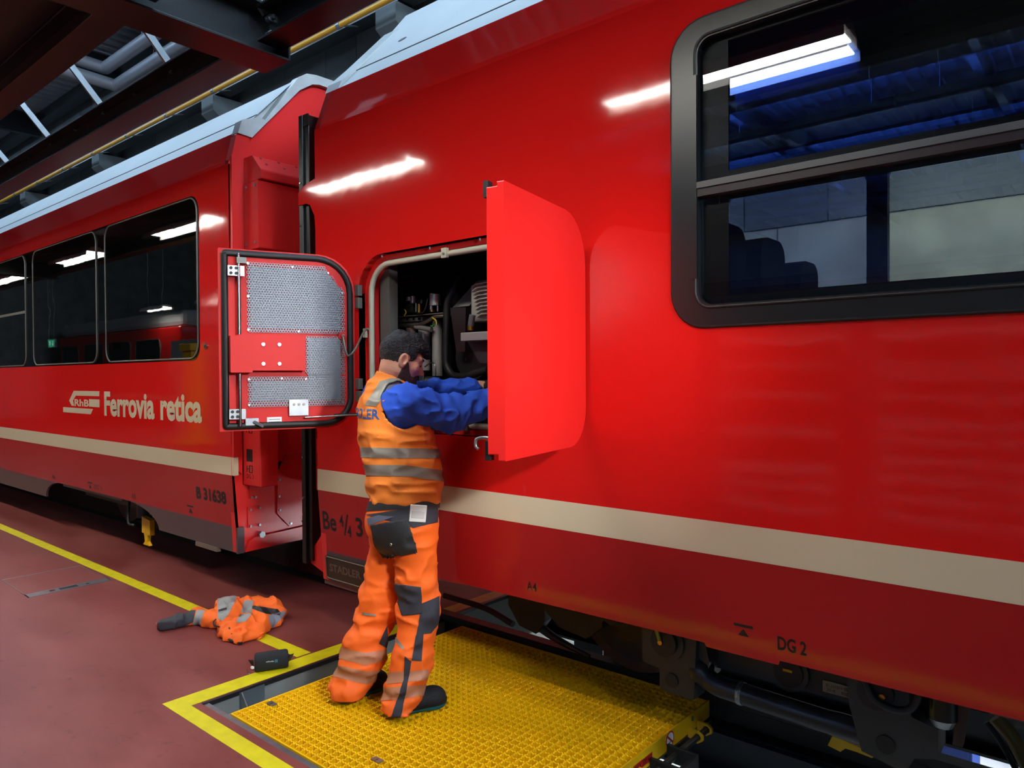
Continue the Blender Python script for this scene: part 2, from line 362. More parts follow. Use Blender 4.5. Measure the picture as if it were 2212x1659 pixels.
# ceiling: trapezoidal sheet, dark joists
cb = MB(); vs = []; fs = []; x = X0; i = 0; pitch = 0.36
while x < X1:
    for (dx, z) in ((0, ZC), (0.15, ZC), (0.18, ZC+0.09), (0.33, ZC+0.09)):
        vs += [(x+dx, Y0, z), (x+dx, Y1+0.3, z)]
    x += pitch
n = len(vs)//2
fs = [(2*i, 2*i+1, 2*i+3, 2*i+2) for i in range(n-1)]
cb.add(vs, fs)
ceil = cb.obj('ceiling', mat('ribbed_sheet_metal', (150, 158, 164), 0.45, 0.2), kind='structure')
setp(ceil, 'ribbed grey sheet-metal ceiling under the hall roof', 'ceiling')
setp(box('ceiling_cover', DARKPL, X0, X1, Y0, Y1+0.3, ZC+0.3, ZC+0.35, ceil), 'roof above the ribbed sheet')
for k, y in enumerate((7.2, 2.6, -2.0, -6.5, -11, -15.5, -20, -24.5)):
    j = empty('roof_joist', (-10, y, ZC), 'dark steel roof joist %s' % ('along the top of the concrete rear wall' if k == 0 else 'crossing under the ribbed ceiling'), 'beam', 'roof joists')
    h = 0.36 if k == 0 else 0.75
    MB().box(X0, X1, y-0.02, y+0.02, ZC-h, ZC).obj('web', DSTEEL, j)
    MB().box(X0, X1, y-0.14, y+0.14, ZC-h-0.03, ZC-h).obj('flange', DSTEEL, j)
for k, xx in enumerate((-29.2, -24.2, -18.6, -13.3, -8.0, -2.7, 2.6, 7.9)):
    setp(MB().box(xx, xx+0.18, Y0, 7.3, ZC-0.62, ZC-0.02).obj('roof_truss', DSTEEL), 'dark steel cross beam under the ribbed ceiling', 'beam', 'roof cross beams')
# insulated pipes high on the rear wall
for k, (yy, zz, r) in enumerate(((6.55, 8.42, 0.13), (6.78, 8.10, 0.13))):
    t = empty('insulated_pipe', (-14, yy, zz), ('upper' if k == 0 else 'lower')+' of the two bright insulated pipes under the ceiling', 'pipe')
    MB().cyl((-17.4, yy, zz), (2, yy, zz), r, 20).obj('pipe_run', mat('bright_pipe_jacket', (150, 150, 156), 0.45, 0.5), t)
    MB().cyl((-17.4, yy, zz), (-17.4, yy-3, zz+0.1), r, 20).obj('pipe_bend', MATS['bright_pipe_jacket'], t)
    for xx in (-15.5, -12.5, -9.5): MB().cyl((xx, yy, zz+r), (xx, yy, ZC), 0.012, 6).obj('hanger_rod', STEEL, t)
# other walls of the hall
setp(box('wall_left', CONC, X0-0.3, X0, Y0, Y1+0.3, 0, ZC+0.3), 'concrete end wall far down the hall', 'wall', kind='structure')
setp(box('wall_rear', mat('light_grey_sheet_wall', (150, 152, 150), 0.7), X0, X1, Y0-0.3, Y0, 0, ZC+0.3), 'light grey wall across the hall from the train', 'wall', kind='structure')
wr = setp(box('wall_right', CONC, X1, X1+0.3, Y0, Y1+0.3, 0, ZC+0.3), 'concrete gable wall with tall glazing', 'wall', kind='structure')
SKYG = emat('daylight_glazing', (0.50, 0.74, 1.0), SKY_POWER)
SKYG2 = emat('gable_glazing', (0.42, 0.68, 1.0), SKY_POWER*0.5)
setp(box('door_1', mat('grey_sectional_gate', (120, 124, 126), 0.5), X1-0.06, X1, 0.5, 7.0, 0.0, 4.8), 'closed grey sectional gate across the end of the track', 'gate', kind='structure')
for i in range(5):
    yy = (-28.5, -25.7, -22.9, -20.1, -17.3)[i]
    g = setp(box('window_%d' % (i+1), SKYG2, X1-0.03, X1, yy, yy+2.4, 5.0, 8.8), 'tall daylit gable window', 'window', 'gable windows', 'structure')
GABG = emat('high_gable_glazing', (0.62, 0.80, 1.0), 48.0)
for i in range(2):
    setp(box('window_%d' % (i+13), GABG, X1-0.03, X1, -2.5+i*2.45, -0.2+i*2.45, 5.0, 8.6), 'high gable window above the track gate', 'window', 'high gable windows', 'structure')
for i in range(7):
    xx = -29.3+i*5.3
    setp(box('window_%d' % (i+6), SKYG, xx, xx+4.4, 2.7, 4.7, ZC-0.1, ZC-0.06), 'long roof light over the train', 'window', 'roof lights', 'structure')

# ================================================================== GANTRY (work gallery at roof height)
gan = empty('overhead_gantry', (-3.8, 2.0, 3.34), 'black steel gallery of I-beams and deck panels hung beside the train roof', 'gantry')
def ibeam_x(y0, y1, z0, z1, xa, xb, name='beam', tf=0.014, tw=0.012):
    ym = (y0+y1)/2
    return MB().box(xa, xb, y0, y1, z0, z0+tf).box(xa, xb, ym-tw/2, ym+tw/2, z0+tf, z1-tf).box(xa, xb, y0, y1, z1-tf, z1).obj(name, DSTEEL, gan, bevel=0.002)
def ibeam_y(x0, x1, z0, z1, ya, yb, name='cross_beam', tf=0.014, tw=0.012):
    xm = (x0+x1)/2
    return MB().box(x0, x1, ya, yb, z0, z0+tf).box(xm-tw/2, xm+tw/2, ya, yb, z0+tf, z1-tf).box(x0, x1, ya, yb, z1-tf, z1).obj(name, DSTEEL, gan, bevel=0.002)
ibeam_x(2.17, 2.343, 3.40, 3.59, -32, -3.80); ibeam_x(2.18, 2.343, 3.40, 3.60, -3.70, 7.9)
ibeam_x(1.47, 1.63, 3.40, 3.58, -32, -3.80); ibeam_x(1.47, 1.63, 3.40, 3.58, -3.70, 7.9)
ibeam_x(0.34, 0.50, 3.40, 3.58, -32, 7.9)
for k, xx in enumerate((-3.93, -15.0, 6.2)):
    ibeam_y(xx, xx+0.26, 3.34, 3.62, 0.34, 2.36)
    MB().box(xx, xx+0.26, 2.36, 2.372, 3.345, 3.62).obj('end_plate', mat('grey_end_plate', (46, 50, 55), 0.35, 0.4), gan)
for (yy, zz) in ((2.30, 3.545), (2.30, 3.455)):
    MB().cyl((-3.665, yy-0.05, zz), (-3.70, yy-0.05, zz), 0.022, 6).cyl((-3.64, yy-0.05, zz), (-3.665, yy-0.05, zz), 0.012, 8).obj('bolt', STEEL, gan)
for i in range(24):
    xx = -4.3-i*0.57
    MB().cyl((xx, 2.262, 3.565), (xx, 2.23, 3.565), 0.008, 6).obj('bolt', STEEL, gan)
DECKM = stripes_mat('dark_deck_grating', (30, 33, 37), (15, 16, 18), 14.0, 0.5, axis=(1, 0, 0))
for i in range(38):
    xx = -32.0+i*1.15
    if xx < 6.8: MB().box(xx, xx+1.14, 0.36, 1.50, 3.585, 3.62).obj('deck_panel', DECKM, gan)
for i in range(20):                                              # leaning galvanised railing stays
    xx = -3.728-(i-2)*1.135
    MB().bar((xx, 2.255, 3.585), (xx-0.02, 1.55, 4.42), 0.045, 0.02, up=(1, 0, 0)).obj('railing_stay', STEEL, gan)
MB().cyl((-31, 1.55, 4.42), (6, 1.55, 4.42), 0.02, 10).obj('handrail', STEEL, gan)
for xx in (-29.0, -14.9, 6.3):
    MB().box(xx, xx+0.08, 0.38, 0.46, 3.58, ZC).obj('hanger', DSTEEL, gan)
MB().box(-29.0, -28.8, 1.47, 1.63, 3.58, ZC).obj('hanger', DSTEEL, gan)

# ================================================================== TUBE LAMPS
TUBE = emat('fluorescent_diffuser', (1.0, 0.97, 0.88), TUBE_POWER)
LAMPH = mat('white_lamp_housing', (210, 210, 205), 0.4)
def lamp(x0, y, z, label, group, hang):
    t = empty('tube_lamp', (x0+0.78, y, z), label, 'lamp', group)
    MB().plate([(y-0.125, z+0.056), (y+0.125, z+0.056), (y+0.05, z+0.12), (y-0.05, z+0.12)], [], YZ(x0-0.03), 0.0, 1.63).box(x0-0.03, x0+1.60, y-0.125, y-0.118, z, z+0.058).box(x0-0.03, x0+1.60, y+0.118, y+0.125, z, z+0.058).obj('housing', LAMPH, t)
    MB().box(x0, x0+1.57, y-0.115, y+0.115, z+0.045, z+0.055).obj('diffuser', TUBE, t)
    for xx in (x0+0.3, x0+1.27): MB().cyl((xx, y, z+0.12) if hang else (xx, y, z+0.09), (xx, y, hang) if hang else (xx, 7.497, z+0.09), 0.008, 6).obj('suspension_rod', STEEL, t)
for i in range(-4, 1):
    lamp(-2.79+3.5*i, 0.85, 3.36, 'fluorescent tube lamp hung under the gallery beside the train', 'tube lamps under the gallery', 3.585)
for i in range(-6, -2):
    lamp(-2.0+3.5*i, -4.6, 3.55, 'fluorescent tube lamp hung over the neighbouring aisle', 'tube lamps over the aisle', ZC)
for i in range(-5, 3):
    lamp(-1.9+3.5*i, 6.5, 3.75, 'fluorescent tube lamp on the far side of the train', 'tube lamps behind the train', None)

# strip lights added in the neighbouring bays so the ribbed sheet reflects brightly
UPL = emat('added_uplight_tube', (0.34, 0.58, 1.0), 280.0)
for j, yy in enumerate((-13.2, -17.7, -22.2)):
    for i in range(4):
        xx = -13.0+i*4.6
        t = empty('added_uplight_strip', (xx+2, yy, 8.1), 'added strip lamp shining up to brighten the ribbed ceiling of the next bay', 'lamp', 'added ceiling uplights')
        MB().box(xx, xx+4.2, yy-0.14, yy+0.14, 8.05, 8.10).box(xx, xx+4.2, yy-0.14, yy-0.125, 8.10, 8.22).box(xx, xx+4.2, yy+0.125, yy+0.14, 8.10, 8.22).box(xx, xx+0.015, yy-0.125, yy+0.125, 8.10, 8.22).box(xx+4.185, xx+4.2, yy-0.125, yy+0.125, 8.10, 8.22).obj('housing', DARKPL, t); MB().box(xx+0.02, xx+4.18, yy-0.10, yy+0.10, 8.10, 8.112).obj('tube', UPL, t)
        for x_ in (xx+0.5, xx+3.7): MB().cyl((x_, yy, 8.112), (x_, yy, ZC-0.005), 0.008, 6).obj('suspension_rod', STEEL, t)
# flood lamp on a tripod, added to brighten the open hatch from the side
FLP = Vector((1.25, 0.90, 2.35)); FLT = Vector((-2.5, 2.25, 1.40))
fld = empty('added_floodlight', (FLP.x, FLP.y, 0), 'black flood lamp on a tall tripod, added to brighten the open hatch', 'added_floodlight')
fd = (FLT-FLP).normalized(); fs_ = fd.cross(Vector((0, 0, 1))).normalized(); fu_ = fs_.cross(fd)
MB().cyl((FLP.x, FLP.y, 0.75), (FLP.x, FLP.y, 2.25), 0.016, 10).obj('mast', RUBBER, fld)
for k in range(3):
    t_ = 2*math.pi*k/3+0.4; MB().cyl((FLP.x, FLP.y, 0.85), (FLP.x+0.5*math.cos(t_), FLP.y+0.5*math.sin(t_), 0.012), 0.011, 8).obj('leg', RUBBER, fld)
MB().cyl(FLP-fd*0.20, FLP-fd*0.02, 0.10, 24, 0.16).obj('lamp_head', RUBBER, fld)
MB().cyl(FLP-fd*0.015, FLP-fd*0.005, 0.15, 24).obj('lens', emat('added_flood_lens', (1, 0.98, 0.95), 3.0), fld)
sl_ = bpy.data.lights.new('added_flood_beam', 'SPOT'); sl_.energy = ADDED_FLOOD_POWER; sl_.spot_size = math.radians(40); sl_.spot_blend = 0.9; sl_.shadow_soft_size = 0.14; sl_.color = (0.97, 0.98, 1.0)
so_ = bpy.data.objects.new('added_flood_beam', sl_); C.objects.link(so_); so_.matrix_world = Matrix(((fs_.x, fu_.x, -fd.x, FLP.x), (fs_.y, fu_.y, -fd.y, FLP.y), (fs_.z, fu_.z, -fd.z, FLP.z), (0, 0, 0, 1)))
bpy.context.view_layer.update(); so_.parent = fld; so_.matrix_parent_inverse = wm(fld).inverted()

# ================================================================== RAILS
for k, yy in enumerate((3.25, 4.27)):
    lab = 'dark running rail under the train %s' % ('next to the yellow platform' if k == 0 else 'on the far side')
    r = empty('rail', (-1.5, yy, -0.2), lab, 'rail')
    prof = [(yy-0.035, 0.035), (yy+0.035, 0.035), (yy+0.035, 0.0), (yy+0.009, -0.015), (yy+0.009, -0.09), (yy+0.06, -0.105), (yy+0.06, -0.115), (yy-0.06, -0.115), (yy-0.06, -0.105), (yy-0.009, -0.09), (yy-0.009, -0.015), (yy-0.035, 0.0)]
    MB().plate(prof, [], YZ(PX0-0.2), 0.0, 11.4).obj('rail_bar', RAILST, r)
    s = empty('rail_support', (-1.5, yy, -1.15), 'dark blue steel girder and posts carrying the %s rail over the pit' % ('near' if k == 0 else 'far'), 'girder')
    NAVY = mat('navy_girder_paint', (20, 30, 42), 0.4)
    MB().box(PX0, 7.9, yy-0.09, yy+0.09, -0.13, -0.116).box(PX0, 7.9, yy-0.01, yy+0.01, -0.32, -0.13).box(PX0, 7.9, yy-0.09, yy+0.09, -0.335, -0.32).obj('girder', NAVY, s)
    for xx in (-2.9, -1.43, 0.1, 1.6, 3.1):
        MB().box(xx-0.12, xx+0.12, yy-0.07, yy-0.058, PZ, -0.335).box(xx-0.12, xx+0.12, yy+0.058, yy+0.07, PZ, -0.335).box(xx-0.006, xx+0.006, yy-0.06, yy+0.06, PZ, -0.335).obj('post', NAVY, s)
        for q in (0.0,): MB().bar((xx+0.3, yy-0.09, -0.15), (xx+0.3, yy-0.09, -0.15), 0.01, 0.01) if False else None
    if k == 0:
        setp(MB().plate([(-0.95, 0.04), (-0.78, 0.01), (-0.80, -0.005), (-0.86, 0.0), (-0.90, 0.0), (-0.92, -0.02), (-0.97, -0.01)], [], XZ(yy-0.10), 0.0, 0.02).obj('marker_clip', YELLOWM, s), 'yellow clip')
for yy in (3.25, 4.27):
    MB().box(-32, PX0-0.2, yy-0.05, yy+0.06, -0.02, 0.0015).obj('rail_groove', RAILST, floor)
    MB().box(-32, PX0-0.2, yy-0.045, yy+0.03, 0.0, 0.004).obj('flush_rail', RUST if yy > 4 else RAILST, floor)

# ================================================================== RAILCARS
ZS0, ZS1, ZCR = 0.868, 0.993, 3.0         # cream stripe, crease of the side wall
YCEN = YT+1.325
def LOW(a, b, d): return (a, YT+(ZS0-b)*0.075+d, b)          # lower panels lean inwards
ROOFP = [(YT, ZCR), (2.560, 3.03), (2.637, 3.245), (2.770, 3.390), (3.08, 3.725), (3.16, 3.765), (YCEN, 3.80)]
def mirror(prof): return prof+[(2*YCEN-y, z) for (y, z) in reversed(prof[:-1])]
def extr(name, prof, xa, xb, m, parent, smooth=False, **kw):
    b = MB(); n = len(prof); b.add([(xa, y, z) for y, z in prof]+[(xb, y, z) for y, z in prof], [(i, i+1, n+i+1, n+i) for i in range(n-1)], smooth); return b.obj(name, m, parent, **kw)

def car_shell(car, xa, xb, holes, low_poly, skirt_polys, interior=True, far_holes=()):
    b = MB(); b.plate([(xa, ZS0), (xb, ZS0), (xb, ZCR), (xa, ZCR)], holes, XZ(YT), 0.0, 0.045).obj('side_wall', RED, car)
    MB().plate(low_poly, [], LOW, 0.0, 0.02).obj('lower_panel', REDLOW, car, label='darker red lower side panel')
    for p in skirt_polys: MB().plate(p, [], LOW, 0.0, 0.02).obj('skirt', SKIRT, car, label='dark grey skirt')
    MB().plate([(xa, ZS0), (xb, ZS0), (xb, ZS1), (xa, ZS1)], [], XZ(YT), -0.0012, 0.0).obj('stripe', CREAM, car, label='cream stripe')
    extr('cantrail', ROOFP[:3], xa, xb, RED, car)
    r = mirror(ROOFP[2:]); extr('roof', r, xa, xb, ROOFG, car, label='light grey roof')
    g = MB(); g.box(xa, xb, 2.766, 2.770, 3.388, 3.3925).obj('gutter', mat('gutter_grey', (110, 118, 122), 0.6), car)  # gutter drawn as a thin strip of plain grey
    yf = 2*YCEN-YT
    MB().plate([(xa, 0.4), (xb, 0.4), (xb, ZCR+0.25), (xa, ZCR+0.25)], list(far_holes), XZ(yf-0.045), 0.0, 0.045).obj('far_wall', mat('inner_wall_panel', (86, 92, 104), 0.6), car)
    MB().box(xa+0.06, xb-0.06, YT+0.10, yf-0.03, 3.06, 3.10).box(xa, xb, yf-0.09, yf, 3.0, 3.3).obj('inner_ceiling', mat('dark_coach_ceiling', (34, 36, 40), 0.6), car)
    MB().box(xa+0.06, xb, YT+0.05, yf-0.05, 0.88, 0.93).obj('floor_plate', mat('dark_coach_floor', (40, 42, 46), 0.6), car)

def end_wall(car, x, sgn, m=REDM, top=None):
    prof = [(YT+0.004, ZS0), (YT+0.035, 0.32)]
    yf = 2*YCEN
    left = [(2.585, 0.33), (YT+0.005, ZS0)]+(top or [(y, z) for y, z in ROOFP])
    full = left+[(yf-y, z) for y, z in reversed(left[:-1])]
    MB().plate(full, [], YZ(x), 0.0, 0.05*sgn).obj('end_wall', m, car)

# ---------------------------------------------------------------- near car
XN, XNE = ony(684, 800, YT).x, 5.5
near = empty('railcar', (XN, YT, 0.3), 'red railcar with an open equipment hatch and a large window at the worker', 'railcar')
OPN = rrect(-3.298, -1.775, 1.248, 2.205, 0.20)
WIN = rrect(-1.352, 2.3, 1.722, 2.865, 0.13)
def arch(xa, za, xb, zb, n=10, left=True):
    pts = []
    for i in range(n+1):
        t = i/n*math.pi/2
        if left: pts.append((xa+(xb-xa)*(1-math.cos(t))**0.9, za+(zb-za)*math.sin(t)**0.9))
        else: pts.append((xa+(xb-xa)*math.sin(t)**0.9, za+(zb-za)*(1-math.cos(t))**0.9))
    return pts
ZG = 0.505
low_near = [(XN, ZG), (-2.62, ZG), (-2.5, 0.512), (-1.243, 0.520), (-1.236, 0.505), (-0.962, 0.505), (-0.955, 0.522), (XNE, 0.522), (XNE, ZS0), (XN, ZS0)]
sk_near = [[(XN, 0.300), (-3.02, 0.300)]+[(-3.02+0.40*(i/10), 0.300+0.205*math.sin(i/10*math.pi/2)) for i in range(1, 11)]+[(XN, ZG)]]
yf = 2*YCEN-YT
car_shell(near, XN, XNE, [OPN, WIN], low_near, sk_near, far_holes=[rrect(-2.30, -1.335, 1.72, 2.86, 0.08), rrect(-1.21, 2.2, 2.05, 2.86, 0.05)])
end_wall(near, XN, 1)
MB().plate([(-2.40, 0.93), (-2.36, 0.93), (-2.36, 3.3), (-2.40, 3.3)], [], lambda a, b, d: (a, 2.62+d, b), 0.9, 2.5).obj('partition', MATS['inner_wall_panel'], near)
# roof equipment cover (white panels standing above the roof)
MB().plate([(-3.56, 0.0), (-2.42, 0.0), (-2.42, 0.76), (-3.72, 0.76)], [], lambda a, b, d: (a, 2.775+b*0.675+d*0.74, 3.395+b*0.737-d*0.675), 0.0, 0.6).obj('roof_cover', ROOFG, near, bevel=0.006, label='light grey sloping roof cover panel')
MB().plate([(-2.40, 0.0), (2.6, 0.0), (2.6, 0.76), (-2.40, 0.76)], [], lambda a, b, d: (a, 2.775+b*0.675+d*0.74, 3.395+b*0.737-d*0.675), 0.0, 0.6).obj('roof_cover', ROOFG, near, bevel=0.006)
MAPC = lambda a, b, d: (a, 2.775+b*0.675+d*0.74, 3.395+b*0.737-d*0.675)
for (cx_, cz_) in ((-3.34, 0.22), (-2.66, 0.53)):
    MB().plate([(cx_+0.035*math.cos(t*math.pi/8), cz_+0.02*math.sin(t*math.pi/8)) for t in range(16)], [], MAPC, -0.002, 0.0).obj('vent_slot', RUBBER, near)
MB().plate([(-2.30, 0.12), (-2.29, 0.12), (-2.29, 0.5), (-2.30, 0.5)], [], MAPC, -0.003, 0).plate([(-2.30, 0.12), (-1.6, 0.12), (-1.6, 0.13), (-2.30, 0.13)], [], MAPC, -0.003, 0).obj('cover_seam', RUBBER, near)
# white rim on the roof at the car end
MB().plate([(2.637, 3.245), (2.66, 3.30), (2.79, 3.43), (3.1, 3.76), (3.2, 3.80), (YCEN, 3.83), (YCEN, 3.72), (3.2, 3.70), (3.12, 3.68), (2.80, 3.33), (2.70, 3.24)], [], YZ(XN), -0.015, 0.12).obj('roof_rim', RIMG, near)
# inner reveal of hatch, cream seal, clips
YS = YT
CH = near
def hatch_loop(off, y, r=0.20): return [(a, y, b) for a, b in rrect(-3.298+off, -1.775-off, 1.248+off, 2.205-off, max(0.02, r-off))]
curve_loft('hatch_reveal', [hatch_loop(0.0, YT+0.001), hatch_loop(0.0, YT+0.05), hatch_loop(0.028, YT+0.052), hatch_loop(0.032, YT+0.12)], REDM, near, smooth=False)
ring_tube('hatch_seal', hatch_loop(0.045, YT+0.055), 0.016, CREAMF, near, label='cream rubber seal round the hatch')
for (u_, v_) in ((965, 545), (791, 718)):
    p = ony(u_, v_, YT+0.05)
    t = MB().box(p.x-0.018, p.x+0.018, YT+0.028, YT+0.046, p.z-0.03, p.z+0.02).obj('seal_clip', CREAMF, near)
    MB().cyl((p.x, YT+0.028, p.z-0.01), (p.x, YT+0.02, p.z-0.01), 0.007, 8).obj('screw', STEEL, t)
for (u_, v_) in ((955, 912), (1012, 912), (870, 912)):
    p = ony(u_, v_, YT+0.06)
    t = MB().box(p.x-0.022, p.x+0.022, YT+0.03, YT+0.05, 1.272, 1.315).obj('hinge_clip', GREYINT, near)
    MB().cyl((p.x-0.01, YT+0.03, 1.297), (p.x-0.01, YT+0.024, 1.297), 0.006, 8).cyl((p.x+0.01, YT+0.03, 1.297), (p.x+0.01, YT+0.024, 1.297), 0.006, 8).obj('screw', STEEL, t)
for xx in (-3.13, -2.75, -2.4, -2.0):
    MB().cyl((xx, YT+0.03, 2.203), (xx, YT+0.03, 2.190), 0.006, 8).obj('rivet', STEEL, near)
# compartment lining
cx0, cx1, cz0, cz1, cyb = -3.36, -1.72, 1.20, 2.32, 3.55
cm = MB()
cm.box(cx0-0.02, cx0, YT+0.05, cyb, cz0, cz1).box(cx1, cx1+0.02, YT+0.05, cyb, cz0, cz1).box(cx0, cx1, YT+0.05, cyb, cz1, cz1+0.02).box(cx0, cx1, YT+0.05, cyb, cz0-0.02, cz0).box(cx0, cx1, cyb, cyb+0.02, cz0, cz1)
cm.obj('compartment', DARKINT, near, label='dark foam-lined equipment compartment')
MB().box(-3.245, -3.165, 2.66, 2.72, cz0, cz1).obj('compartment_post', GREYINT, near)

# ---------------------------------------------------------------- the two hatch doors
def door_frame(hx, hy, ang, w):
    t = math.radians(ang); d = Vector((math.cos(t), -math.sin(t), 0)); n = Vector((d.y, -d.x, 0))     # d: hinge -> free edge
    return d, n
def make_door(hx, hy, ang, w, z0, z1, inner_sign, label):
    d, n = door_frame(hx, hy, ang, w); n = n*inner_sign       # n points to the inner face
    def M(a, b, e): p = Vector((hx, hy, 0))+d*a+n*e; return (p.x, p.y, b)
    outl = rrect(0.0, w, z0, z1, [0.16, 0.004, 0.004, 0.20])
    o = MB().plate(outl, [], M, -0.012, 0.014).obj('hatch_door', RED if inner_sign < 0 else REDM, near, bevel=0.002, label=label)
    return o, M
zd0, zd1 = 1.262, 2.21
# left door: shows its inside
dl, ML = make_door(-3.315, 2.53, 112.0, 0.705, zd0, zd1-0.005, -1, 'open red hatch door showing its inside with perforated metal mesh')
# right door: shows its outside
dr, MR = make_door(-1.765, 2.53, 78.0, 0.70, zd0-0.01, zd1-0.015, 1, 'open plain red hatch door seen from its smooth outside')
dr.data.materials.clear(); dr.data.materials.append(mat('red_door_paint', (0.66, 0.016, 0.013), 0.24, lincol=True, spec=0.4))
# lips and rubber of the right door
MB().plate([(0.655, zd0+0.01), (0.70, zd0+0.01), (0.70, zd1-0.03), (0.655, zd1-0.03)], [], MR, 0.014, 0.055).obj('edge_lip', MATS['red_door_paint'], dr, bevel=0.004)
MB().plate([(0.64, zd0+0.015), (0.653, zd0+0.015), (0.653, zd1-0.035), (0.64, zd1-0.035)], [], MR, 0.014, 0.075).obj('inner_lip', REDM, dr)
MB().plate(rrect(0.03, 0.62, zd0+0.03, zd1-0.04, 0.13), [], MR, 0.014, 0.03).obj('inner_sheet', REDM, dr)
MB().plate([(0.66, zd0-0.012), (0.688, zd0-0.012), (0.688, zd0+0.055), (0.66, zd0+0.055)], [], MR, 0.055, 0.075).obj('rubber_stop', RUBBER, dr)
MB().plate([(0.66, zd1-0.06), (0.688, zd1-0.06), (0.688, zd1-0.004), (0.66, zd1-0.004)], [], MR, 0.055, 0.075).obj('rubber_stop', RUBBER, dr)
MB().tube([MR(0.66, 1.325, 0.075), MR(0.66, 1.325, 0.10), MR(0.66, 1.318, 0.125), MR(0.66, 1.295, 0.128), MR(0.66, 1.285, 0.118)], 0.006, 8).obj('latch_hook', STEEL, dr)
dl.data.materials.clear(); dl.data.materials.append(REDIN)
# inside of the left door
def DL(name, poly, e0, e1, m, holes=(), bevel=0.0, par=None, **kw): return MB().plate(poly, list(holes), ML, e0, e1).obj(name, m, par or dl, bevel, **kw)
w_ = 0.705
seal = [ML(a, b, 0.026) for a, b in rrect(0.03, w_-0.028, zd0+0.026, zd1-0.03, [0.14, 0.008, 0.008, 0.18])]
ring_tube('door_seal', seal, 0.017, RUBBER, dl, n=10, label='black rubber door seal')
DL('inner_sheet', rrect(0.045, w_-0.04, zd0+0.04, zd1-0.045, [0.12, 0.004, 0.004, 0.16]), 0.014, 0.024, REDIN)
zf = lambda v: zd1-0.005-(v-0.0)
# perforated mesh: a plate with real holes
def perforated(name, poly_rects, corner=None):
    b = MB(); p = 0.0140; r = 0.0046; e = 0.034
    vs = []; fs = []
    def inside(a, z):
        for (a0, a1, z0, z1) in poly_rects:
            if a0 <= a <= a1 and z0 <= z <= z1:
                if corner and (z-corner[1]) > (a-corner[0])*corner[2]: return False
                return True
        return False
    lo = min(r_[0] for r_ in poly_rects); hi = max(r_[1] for r_ in poly_rects); zl = min(r_[2] for r_ in poly_rects); zh = max(r_[3] for r_ in poly_rects)
    nr = int((zh-zl)/(p*0.866)); nc = int((hi-lo)/p)
    for j in range(nr):
        for i in range(nc):
            a = lo+p*(i+0.5+(0.5 if j % 2 else 0)); z = zl+p*0.866*(j+0.5)
            if not inside(a, z): continue
            o = len(vs)
            hexo = [(a+p/math.sqrt(3)*math.cos(math.radians(30+60*q)), z+p/math.sqrt(3)*math.sin(math.radians(30+60*q))) for q in range(6)]
            hexi = [(a+r*math.cos(math.radians(30+60*q)), z+r*math.sin(math.radians(30+60*q))) for q in range(6)]
            vs += [ML(x_, z_, e) for x_, z_ in hexo+hexi]
            fs += [(o+q, o+(q+1) % 6, o+6+(q+1) % 6, o+6+q) for q in range(6)]
    b.add(vs, fs); return b.obj(name, mat('perforated_mesh_steel', (120, 124, 130), 0.5, 0.5, spec=0.3), dl, kind='stuff', label='perforated sheet-metal mesh with round holes')
amin, amax = 0.06, 0.575
perforated('perforated_panel', [(amin, amax, 1.775, 2.14)], corner=(0.06, 2.00, 1.25))
perforated('perforated_panel', [(amin, 0.275, 1.55, 1.765), (amin, amax, 1.385, 1.545)])
DL('mesh_backing', [(0.085, 1.80), (0.55, 1.80), (0.55, 2.115), (0.16, 2.115), (0.085, 2.02)], 0.024, 0.029, PERF_BACK)
DL('mesh_backing', [(0.085, 1.415), (0.55, 1.415), (0.55, 1.52), (0.26, 1.52), (0.26, 1.75), (0.085, 1.75)], 0.024, 0.029, PERF_BACK)
DL('channel_cover', rrect(0.285, w_-0.05, 1.575, 1.745, 0.004), 0.024, 0.085, REDIN, bevel=0.01, label='red box section')
DL('channel_end', rrect(0.555, w_-0.045, 1.565, 1.755, 0.004), 0.024, 0.10, REDIN, bevel=0.012)
for (aa, zz) in ((0.42, 1.71), (0.50, 1.71), (0.42, 1.61), (0.50, 1.61)):
    MB().cyl(ML(aa, zz, 0.085), ML(aa, zz, 0.094), 0.010, 6).obj('bolt', STEEL, dl)
MB().cyl(ML(0.612, 1.76, 0.06), ML(0.612, 2.175, 0.06), 0.009, 12).obj('latch_rod', CHROME, dl)
MB().cyl(ML(0.612, 1.29, 0.06), ML(0.612, 1.56, 0.06), 0.009, 12).obj('latch_rod', CHROME, dl)
for zz in (2.085, 1.352):
    t = DL('hinge_plate', rrect(0.585, 0.665, zz-0.026, zz+0.026, 0.002), 0.045, 0.066, STEEL, bevel=0.002)
    for (q, s_) in ((0.65, 0.013), (0.65, -0.013), (0.625, 0.013), (0.625, -0.013)):
        MB().cyl(ML(q, zz+s_, 0.066), ML(q, zz+s_, 0.071), 0.008, 10).obj('screw', RUBBER, dl)
DL('guide_block', rrect(0.575, 0.622, 2.125, 2.155, 0.002), 0.026, 0.07, GREYINT, bevel=0.003)
DL('latch_block', rrect(0.52, 0.585, 1.292, 1.328, 0.002), 0.026, 0.05, STEEL, bevel=0.003)
MB().bar(ML(0.545, 1.312, 0.06), ML(0.50, 1.285, 0.075), 0.016, 0.012).obj('latch_lever', STEEL, dl)
DL('stay_bracket', [(0.265, 1.335), (0.365, 1.335), (0.365, 1.42), (0.265, 1.42)], 0.036, 0.05, STEEL, bevel=0.003)
for q in (0.29, 0.315, 0.34): MB().cyl(ML(q, 1.395, 0.05), ML(q, 1.395, 0.056), 0.007, 8).obj('screw', CHROME, dl)
MB().cyl(ML(0.285, 1.325, 0.06), (-3.18, 2.60, 1.335), 0.0045, 8).obj('stay_rod', CHROME, dl)
